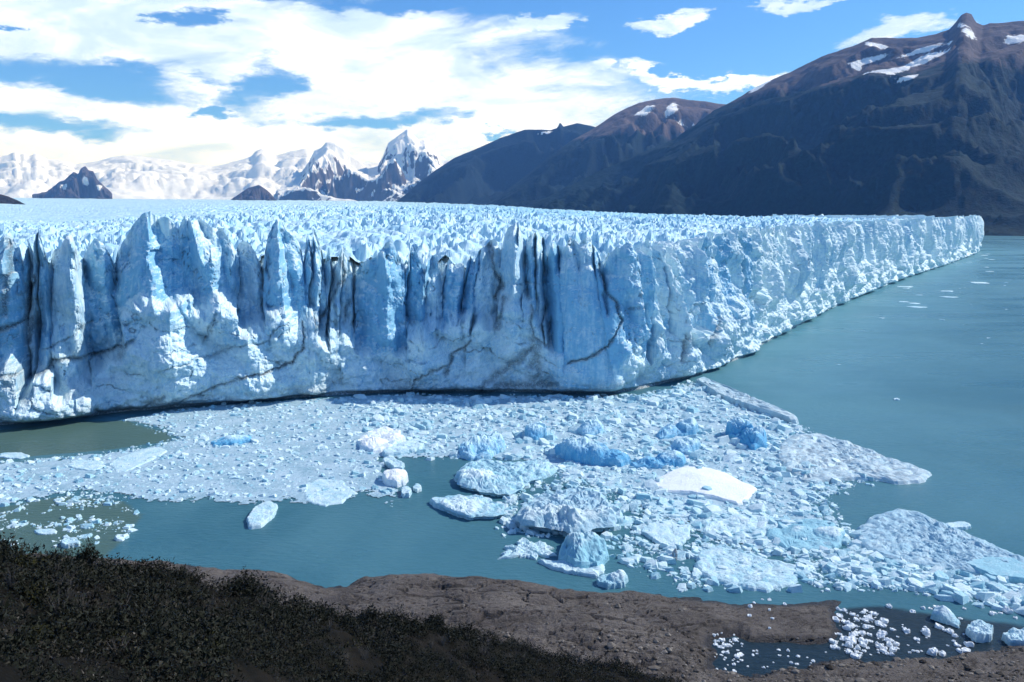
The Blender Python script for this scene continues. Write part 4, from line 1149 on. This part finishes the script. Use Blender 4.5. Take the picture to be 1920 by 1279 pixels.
# --- small floes of the pack one could count
proto = []
for k in range(10):
    me, c = floe_mesh('small_floe', np.array(ell(0, 0, 1, 0.72, 9, 300 + k, .3)), fb=.16 + .03 * (k % 3), lump=.16, lscale=.55, seed=400 + k, na=22, nr=5, wig=.12, blue=-.04 + .03 * (k % 4))
    me.materials.append(M['floe'])
    proto.append(me)
AREAS = [('small white floes packed in the brash below the smooth ice tower', 'small white floe packed in the brash under the ice wall', [(640, 752), (1000, 745), (1300, 722), (1330, 780), (1000, 800), (660, 800)], 46, (1.2, 3.0)),
         ('small floes around the blue icebergs', 'small white floe jammed among the blue icebergs', [(760, 800), (1420, 770), (1460, 860), (1200, 900), (900, 860), (780, 860)], 60, (1.0, 2.6)),
         ('floes around the smooth white floe', 'small floe pressed against the smooth snow-white floe', [(1060, 890), (1220, 885), (1440, 900), (1590, 910), (1560, 960), (1460, 955), (1220, 970), (1100, 950)], 42, (1.0, 2.6)),
         ('small floes near the rocky shore side', 'small floe between the cracked floe and the blue-tinted floe', [(1180, 985), (1320, 960), (1600, 980), (1620, 1080), (1460, 1100), (1290, 1090), (1190, 1040)], 40, (0.7, 2.0)),
         ('plates under the grey-white ice tongue', 'small pitted plate beside the grey-white ice tongue', [(1420, 800), (1500, 805), (1600, 850), (1590, 930), (1480, 920), (1430, 870)], 24, (0.9, 2.2)),
         ('small floes along the lilac-grey floe', 'small pale floe along the shoreward rim of the lilac-grey floe', [(1560, 1075), (1640, 1050), (1800, 1085), (1920, 1110), (1900, 1140), (1700, 1112)], 26, (0.6, 1.7)),
         ('small floes strewn in the fine slush', 'small pale floe frozen into the fine slush', [(20, 875), (330, 850), (560, 780), (660, 800), (700, 900), (480, 930), (280, 930), (60, 930)], 34, (0.8, 2.4)),
         ('lone bits off the slush edge', 'small lone white bit of ice drifting in green water', [(10, 960), (120, 960), (250, 985), (230, 1010), (40, 1010)], 8, (0.7, 1.5)),
         ('floes scattered in the open channel', 'tiny white floe scattered on the open lake beyond the ice tongue', [(1570, 560), (1680, 560), (1900, 520), (1880, 700), (1560, 830), (1530, 790)], 16, (0.8, 2.4)),
         ('white streaks of ice below the far end of the wall', 'thin white floe drifting off the far end of the ice wall', [(1600, 562), (1680, 540), (1860, 470), (1900, 500), (1720, 590), (1620, 600)], 16, (3.0, 9.0))]
rr_ = random.Random(5)
CUT = [' with ', ' in ', ' at ', ' between ', ' below ', ' beside ', ' under ', ' along ', ' from ', ' reaching ', ' of ', ' drifting ', ' sticking ', ' standing ', ' floating ', ' lying ', ' like ', ' ending ', ' slanting ', ' just ', ' leaning ', ' running ',
       ' closest ', ' pointing ', ' tapering ', ' alone ', ' joined ', ' cut ', ' stranded ', ' close ', ' touching ', ' nearest ', ' shaped ', ', ']


def landmark(x, y):
    o = min(BERGS, key=lambda b: math.hypot(b.location.x - x, b.location.y - y))
    t_ = o['label']
    for c_ in CUT:
        t_ = t_.split(c_)[0]
    return t_, math.hypot(o.location.x - x, o.location.y - y)


for grp, lab, poly, n, (s0, s1) in AREAS:
    pw = np.array([P(a, b)[:2] for a, b in poly])
    lo, hi = pw.min(0), pw.max(0)
    k = 0
    guard = 0
    while k < n and guard < 4000:
        guard += 1
        x, y = rr_.uniform(lo[0], hi[0]), rr_.uniform(lo[1], hi[1])
        if inside_poly(np.array([x]), np.array([y]), pw)[0] < 0:
            continue
        if any(inside_poly(np.array([x]), np.array([y]), tp)[0] > -0.3 for _, tp in taken):
            continue
        s = rr_.uniform(s0, s1) * rr_.uniform(.7, 1.0)
        lm, dist_ = landmark(x, y)
        if dist_ < 14 and s1 < 4:
            size_w = 'little' if s < 1.0 else 'small' if s < 1.7 else 'mid-sized'
            lab_, grp_ = size_w + ' white floe packed beside the ' + lm, 'small floes beside the ' + lm
        else:
            lab_, grp_ = lab, grp
        o = obj('ice_floe', proto[rr_.randrange(10)], None, label=lab_, category='ice floe', group=grp_)
        o.location = (x, y, -0.02)
        o.rotation_euler = (0, 0, rr_.uniform(0, 6.28) if s1 < 4 else rr_.uniform(-.3, .3))
        o.scale = (s, s * rr_.uniform(.7, 1.1), s * rr_.uniform(.5, 1.2) if s1 < 4 else 1.2)
        k += 1

# --- ice chunks washed onto the rock shelf and its inlet
chunk = []
for k in range(8):
    me, c = floe_mesh('ice_chunk', np.array(ell(0, 0, 1, 0.8, 9, 500 + k, .25)), fb=.4, lump=.4, lscale=.7, seed=600 + k, na=16, nr=4, wig=.12, blue=-.2)
    me.materials.append(M['snowice'])
    chunk.append(me)
CH = [('ice chunks floating in the dark inlet', 'small white ice chunk floating in the dark rock inlet', [(1570, 1142), (1640, 1146), (1680, 1180), (1690, 1228), (1600, 1232), (1560, 1215)], 170, (.13, .8)),
      ('ice chunks heaped at the inlet head', 'small ice chunk heaped in the narrow head of the inlet', [(1338, 1190), (1385, 1190), (1400, 1225), (1380, 1262), (1335, 1258)], 50, (.16, .6)),
      ('ice chunks along the shelf', 'white ice chunk lying along the outer rock shelf', [(1690, 1165), (1800, 1180), (1850, 1205), (1820, 1225), (1700, 1232)], 40, (.22, .95)),
      ('ice chunks drifting off the shelf', 'small ice chunk adrift between the rock shelf and the pack', [(1660, 1135), (1920, 1145), (1920, 1180), (1800, 1165), (1690, 1160)], 14, (.35, .9)),
      ('ice bits stranded on the rocks', 'little white ice bit stranded on the dark rock slab', [(1350, 1115), (1420, 1120), (1560, 1135), (1440, 1190), (1400, 1180)], 9, (.3, .6)),
      ('ice bits by the lower rocks', 'ice bit caught between stones at the inlet rim', [(1400, 1215), (1560, 1222), (1560, 1250), (1400, 1262)], 22, (.2, .5))]
for grp, lab, poly, n, (s0, s1) in CH:
    pw = np.array([P(a, b)[:2] for a, b in poly])
    lo, hi = pw.min(0), pw.max(0)
    k = 0
    guard = 0
    while k < n and guard < 4000:
        guard += 1
        x, y = rr_.uniform(lo[0], hi[0]), rr_.uniform(lo[1], hi[1])
        if inside_poly(np.array([x]), np.array([y]), pw)[0] < 0:
            continue
        s = s0 + (s1 - s0) * rr_.random() ** 2
        z = max(0.0, float(ground_z(np.array([x]), np.array([y]))[0][0]))
        o = obj('ice_chunk', chunk[rr_.randrange(8)], None, label=lab, category='ice chunk', group=grp)
        o.location = (x, y, z - 0.05)
        o.rotation_euler = (rr_.uniform(-.2, .2), rr_.uniform(-.2, .2), rr_.uniform(0, 6.28))
        o.scale = (s, s, s * rr_.uniform(.8, 1.4))
        k += 1

# ------------------------------------------------------------------ vegetation and stones
def leaf_cloud(n, rx, ry, rz, size, seed, z0=0.1, spiky=0.0):
    """small leaf faces through the volume of a bush: centres, then triangles"""
    r_ = np.random.default_rng(seed)
    u = r_.normal(size=(n, 3))
    u /= np.linalg.norm(u, axis=1, keepdims=True)
    rad = r_.random(n) ** 0.45
    lob = 1 + 0.35 * np.sin(3 * np.arctan2(u[:, 1], u[:, 0]) + seed) * np.cos(2 * u[:, 2] * 2 + seed)
    c = u * (rad * lob)[:, None] * (rx, ry, rz)
    c[:, 2] = np.abs(c[:, 2]) + z0
    t_ = r_.normal(size=(n, 3)) + u * (0.6 + spiky) + np.array([0, 0, 0.3 + spiky])
    t_ /= np.linalg.norm(t_, axis=1, keepdims=True)
    s_ = np.cross(t_, r_.normal(size=(n, 3)))
    s_ /= np.linalg.norm(s_, axis=1, keepdims=True)
    L = size * r_.uniform(.6, 1.5, (n, 1))
    Wd = L * r_.uniform(.28, .5, (n, 1))
    V = np.stack([c - s_ * Wd * .6, c + s_ * Wd * .6, c + t_ * L], 1)
    return V.reshape(-1, 3), np.arange(n * 3).reshape(n, 3)


def twig_mesh(n, h, spread, seed, r0=0.02):
    """thin tapered stems from the ground, three-sided"""
    r_ = np.random.default_rng(seed)
    Vs_, Fs_ = [], []
    for k in range(n):
        a = r_.uniform(0, 6.28)
        tip = np.array([math.cos(a) * spread * r_.uniform(.3, 1), math.sin(a) * spread * r_.uniform(.3, 1), h * r_.uniform(.6, 1.05)])
        mid = tip * (.45, .45, .55)
        ring = []
        for c, rr2 in ((np.array([0, 0, -.1]), r0), (mid, r0 * .65), (tip, r0 * .15)):
            for j in range(3):
                b = j * 2.094
                ring.append(c + np.array([math.cos(b) * rr2, math.sin(b) * rr2, 0]))
        o_ = len(Vs_)
        Vs_ += ring
        for lv in (0, 3):
            for j in range(3):
                Fs_.append((o_ + lv + j, o_ + lv + (j + 1) % 3, o_ + lv + 3 + (j + 1) % 3, o_ + lv + 3 + j))
    return np.array(Vs_), np.array(Fs_)


# scrub: an unbroken mass over the hillside
def scatter_scrub(n, mat, name, label, size, nleaf, lsize, seed, thr=None, spiky=0.0, rim=False):
    r_ = np.random.default_rng(seed)
    pv = [leaf_cloud(nleaf, 1, 1, .8, lsize, seed + k, .05, spiky) for k in range(8)]
    pxr = r_.uniform(-120, 1500, n * 4)
    dr = np.sqrt(r_.uniform(22 ** 2, (103 + 27 * rim) ** 2, n * 4 * (1 + 7 * rim)))
    pxr = r_.uniform(-120, 1500, len(dr))
    x = (pxr - 960) / FPX * dr / (CP - SP * .3)
    z, ih = ground_z(x, dr)
    inten = ih & (np.interp(pxr, bpx, [b[2] for b in BROW]) - dr > -4)
    if rim:
        ov = dr - np.interp(pxr, bpx, [b[2] for b in BROW])
        inten = (~ih) & (z > 1.0) & (dr < 100 + 30 * r_.random(len(dr))) & (ov < 34 * r_.random(len(dr)) ** 1.5) & (pxr < 1330)
    if thr is not None:
        inten &= (fbm(x / 5, dr / 5, seed, 3) > thr)
    # only what the frame can show
    vx, vy = proj(x, dr, z)
    inten &= (vy < 1330)
    x, y, z = x[inten][:n], dr[inten][:n], z[inten][:n]
    Vs_, Fs_, off_ = [], [], 0
    for k in range(len(x)):
        v, f = pv[k % 8]
        a = r_.uniform(0, 6.28)
        s = size * float(np.clip(r_.lognormal(0, .42), .4, 2.2))
        cc_, ss_ = math.cos(a) * s, math.sin(a) * s
        vv = np.empty_like(v)
        vv[:, 0] = v[:, 0] * cc_ - v[:, 1] * ss_ + x[k]
        vv[:, 1] = v[:, 0] * ss_ + v[:, 1] * cc_ + y[k]
        vv[:, 2] = v[:, 2] * s + z[k] - .05
        Vs_.append(vv); Fs_.append(f + off_); off_ += len(v)
    if Vs_:
        obj(name, mk_mesh(name, np.concatenate(Vs_), np.concatenate(Fs_)), M[mat], kind='stuff', label=label)


scatter_scrub(3600, 'dark_leaf', 'undergrowth', 'dense dark green-brown scrub covering the hillside', .72, 115, .155, 701, -0.28)
scatter_scrub(1100, 'twig_leaf', 'undergrowth', 'dry brown twiggy scrub mixed through the dark scrub', .55, 80, .17, 721, 0.0, .8)
scatter_scrub(120, 'yellow_leaf', 'undergrowth', 'scattered olive-yellow tussock tufts in the scrub', .5, 60, .16, 741, 0.3, .6)


scatter_scrub(420, 'dark_leaf', 'undergrowth', 'dark scrub clumps straggling down onto the bare rock', .55, 100, .15, 761, 0.02, 0.2, True)


def shrub(name, px, py, h, wd, mat, label, seed, group=None, n=420, lsize=.13, spiky=0.0):
    """one shrub standing where the hillside meets that line of sight"""
    dd = np.linspace(20, 110, 900)
    d_ = ray(px, py)
    xv = d_[0] / d_[1] * dd
    zv = CAM_H + d_[2] / d_[1] * dd
    gz, ih = ground_z(xv, dd)
    hit = np.where(gz >= zv)[0]
    k = hit[0] if len(hit) else int(np.argmin(np.abs(gz - zv)))
    e = obj(name, None, label=label, category='shrub')
    if group:
        e['group'] = group
    e.location = (xv[k], dd[k], gz[k] - .05)
    v, f = leaf_cloud(n, wd, wd, h * .75, lsize, seed, h * .15, spiky)
    obj('foliage', mk_mesh('foliage', v, f), M[mat], e)
    v, f = twig_mesh(9, h * .9, wd * .7, seed + 1)
    obj('stem', mk_mesh('stem', v, f), M['wood'], e)
    return e


shrub('shrub', 166, 1062, 1.75, .75, 'dark_leaf', 'tall dark bushy shrub on the skyline of the hillside against the water', 801, n=1300, lsize=.16, spiky=.8)
shrub('shrub', 4, 1032, 1.3, .6, 'dark_leaf', 'dark shrub sticking up at the photo edge above the yellow tussock', 803, n=400)
shrub('tussock', 40, 1062, .55, 1.1, 'yellow_leaf', 'olive-yellow tussock on the hill brow beside the photo edge', 805, n=500, lsize=.15, spiky=.5)
shrub('tussock', 60, 1200, .5, .9, 'yellow_leaf', 'yellow-green tussock lower on the slope among grey twigs', 807, n=500, lsize=.13, spiky=.5)
shrub('tussock', 50, 1120, .5, 1.0, 'yellow_leaf', 'dull olive tussock halfway down the scrub slope', 809, n=500, lsize=.13, spiky=.5)
shrub('tussock', 400, 1225, .4, .7, 'yellow_leaf', 'faint olive tussock in the middle of the dark scrub', 811, n=400, lsize=.13, spiky=.5)
dead_r = random.Random(31)
for k in range(34):
    a, b = dead_r.uniform(10, 1050), dead_r.uniform(1085, 1268)
    if b < np.interp(a, bpx, [q_[1] for q_ in BROW]) + 18:
        b = np.interp(a, bpx, [q_[1] for q_ in BROW]) + dead_r.uniform(18, 40)
    e = shrub('dead_shrub', a, b, dead_r.uniform(.7, 1.2), .5, 'twig_leaf', 'leafless grey twiggy shrub rising out of the dark scrub', 960 + k * 5, 'bare grey shrubs on the hillside', n=60, lsize=.1)
    st = [c_ for c_ in bpy.data.objects if c_.parent == e and c_.name.startswith('stem')][0]
    v, f = twig_mesh(24, dead_r.uniform(.9, 1.4), dead_r.uniform(.5, .9), 961 + k * 5, .016)
    st.data = mk_mesh('stem', v, f)
    st.data.materials.append(M['deadwood'])
BR = [(100, 1056), (122, 1056), (230, 1066), (262, 1068), (340, 1090), (365, 1094), (430, 1112), (470, 1122), (512, 1134), (545, 1152), (600, 1166), (655, 1172), (700, 1180), (760, 1186), (830, 1192), (880, 1200), (930, 1212)]
for k, (a, b) in enumerate(BR):
    shrub('shrub', a, b, random.uniform(.8, 1.3), random.uniform(.6, 1.0), 'dark_leaf' if k % 3 else 'twig_leaf', 'low dark shrub along the brow where the scrub meets the rock' if k % 3 else 'dry brown shrub along the brow where the scrub meets the rock',
          830 + k * 3, 'shrubs along the brow' if k % 3 else 'dry shrubs along the brow', n=560, lsize=.14)

# scrub clumps on the bare rock just beyond the brow
for k in range(30):
    a = dead_r.uniform(420, 1230)
    b = np.interp(a, bpx, [q_[1] for q_ in BROW]) - abs(dead_r.gauss(6, 12))
    shrub('shrub', a, b, dead_r.uniform(.9, 2.2), dead_r.uniform(.9, 2.0), 'dark_leaf', 'dark low shrub clump growing on the bare rock just beyond the scrub edge', 1300 + k * 3, 'shrub clumps on the bare rock', n=520, lsize=.22)

# stones on the lower shore
r_ = np.random.default_rng(77)
SX, SZ_ = [], []
n_st = 3600
spx = r_.uniform(620, 1960, n_st * 3)
sdd = r_.uniform(92, 132, n_st * 3)
sx = (spx - 960) / FPX * sdd / (CP - SP * .3)
sz, ih = ground_z(sx, sdd)
fx_, fy_ = proj(sx, sdd, sz)
ok = (~ih) & (sz > .15) & (fbm(sx / 7, sdd / 5, 79, 3) + sstep(1150, 1250, fy_) * 1.0 - .6 + 0.2 * sstep(1100, 1250, fx_) > .1)
sx, sy, sz = sx[ok][:n_st], sdd[ok][:n_st], sz[ok][:n_st]
ico_v = np.array([(0, 0, 1), (.9, 0, .35), (.28, .85, .35), (-.72, .53, .35), (-.72, -.53, .35), (.28, -.85, .35), (.7, .5, -.4), (-.3, .85, -.4), (-.9, 0, -.4), (-.3, -.85, -.4), (.7, -.5, -.4)])
ico_f = np.array([(0, 1, 2), (0, 2, 3), (0, 3, 4), (0, 4, 5), (0, 5, 1), (1, 6, 2), (2, 7, 3), (3, 8, 4), (4, 9, 5), (5, 10, 1), (2, 6, 7), (3, 7, 8), (4, 8, 9), (5, 9, 10), (1, 10, 6)])
n = len(sx)
ss = np.clip(.16 * r_.lognormal(0, .6, n), .07, .8)
vv = ico_v[None] * (1 + r_.uniform(-.25, .25, (n, 11, 3))) * ss[:, None, None] * np.stack([r_.uniform(.8, 1.5, n), r_.uniform(.7, 1.1, n), r_.uniform(.4, .8, n)], -1)[:, None, :]
vv = vv + np.stack([sx, sy, sz + ss * .12], -1)[:, None, :]
obj('rubble', mk_mesh('rubble', vv.reshape(-1, 3), (ico_f[None] + np.arange(n)[:, None, None] * 11).reshape(-1, 3)), M['stone'], kind='stuff', label='loose stones strewn over the lower rock shore')

# ------------------------------------------------------------------ air
hz = (-17500, 17500, -1000, 19000, -14.0, 1520.0)
hv = [(x, y, z) for z in hz[4:6] for y in hz[2:4] for x in hz[0:2]]
hf = [(0, 2, 3, 1), (4, 5, 7, 6), (0, 1, 5, 4), (2, 6, 7, 3), (0, 4, 6, 2), (1, 3, 7, 5)]
m, t = new_mat('haze_air')
vol = t.n('ShaderNodeVolumePrincipled', {'Color': (0.16, 0.42, 1.0, 1), 'Absorption Color': (1, 1, 1, 1), 'Density': 5.2e-5, 'Anisotropy': 0.0})
t.n('ShaderNodeOutputMaterial', {'Volume': vol.outputs[0]})
obj('haze', mk_mesh('haze', np.array(hv, float), np.array(hf)), m, kind='stuff', label='thin blue mountain haze')
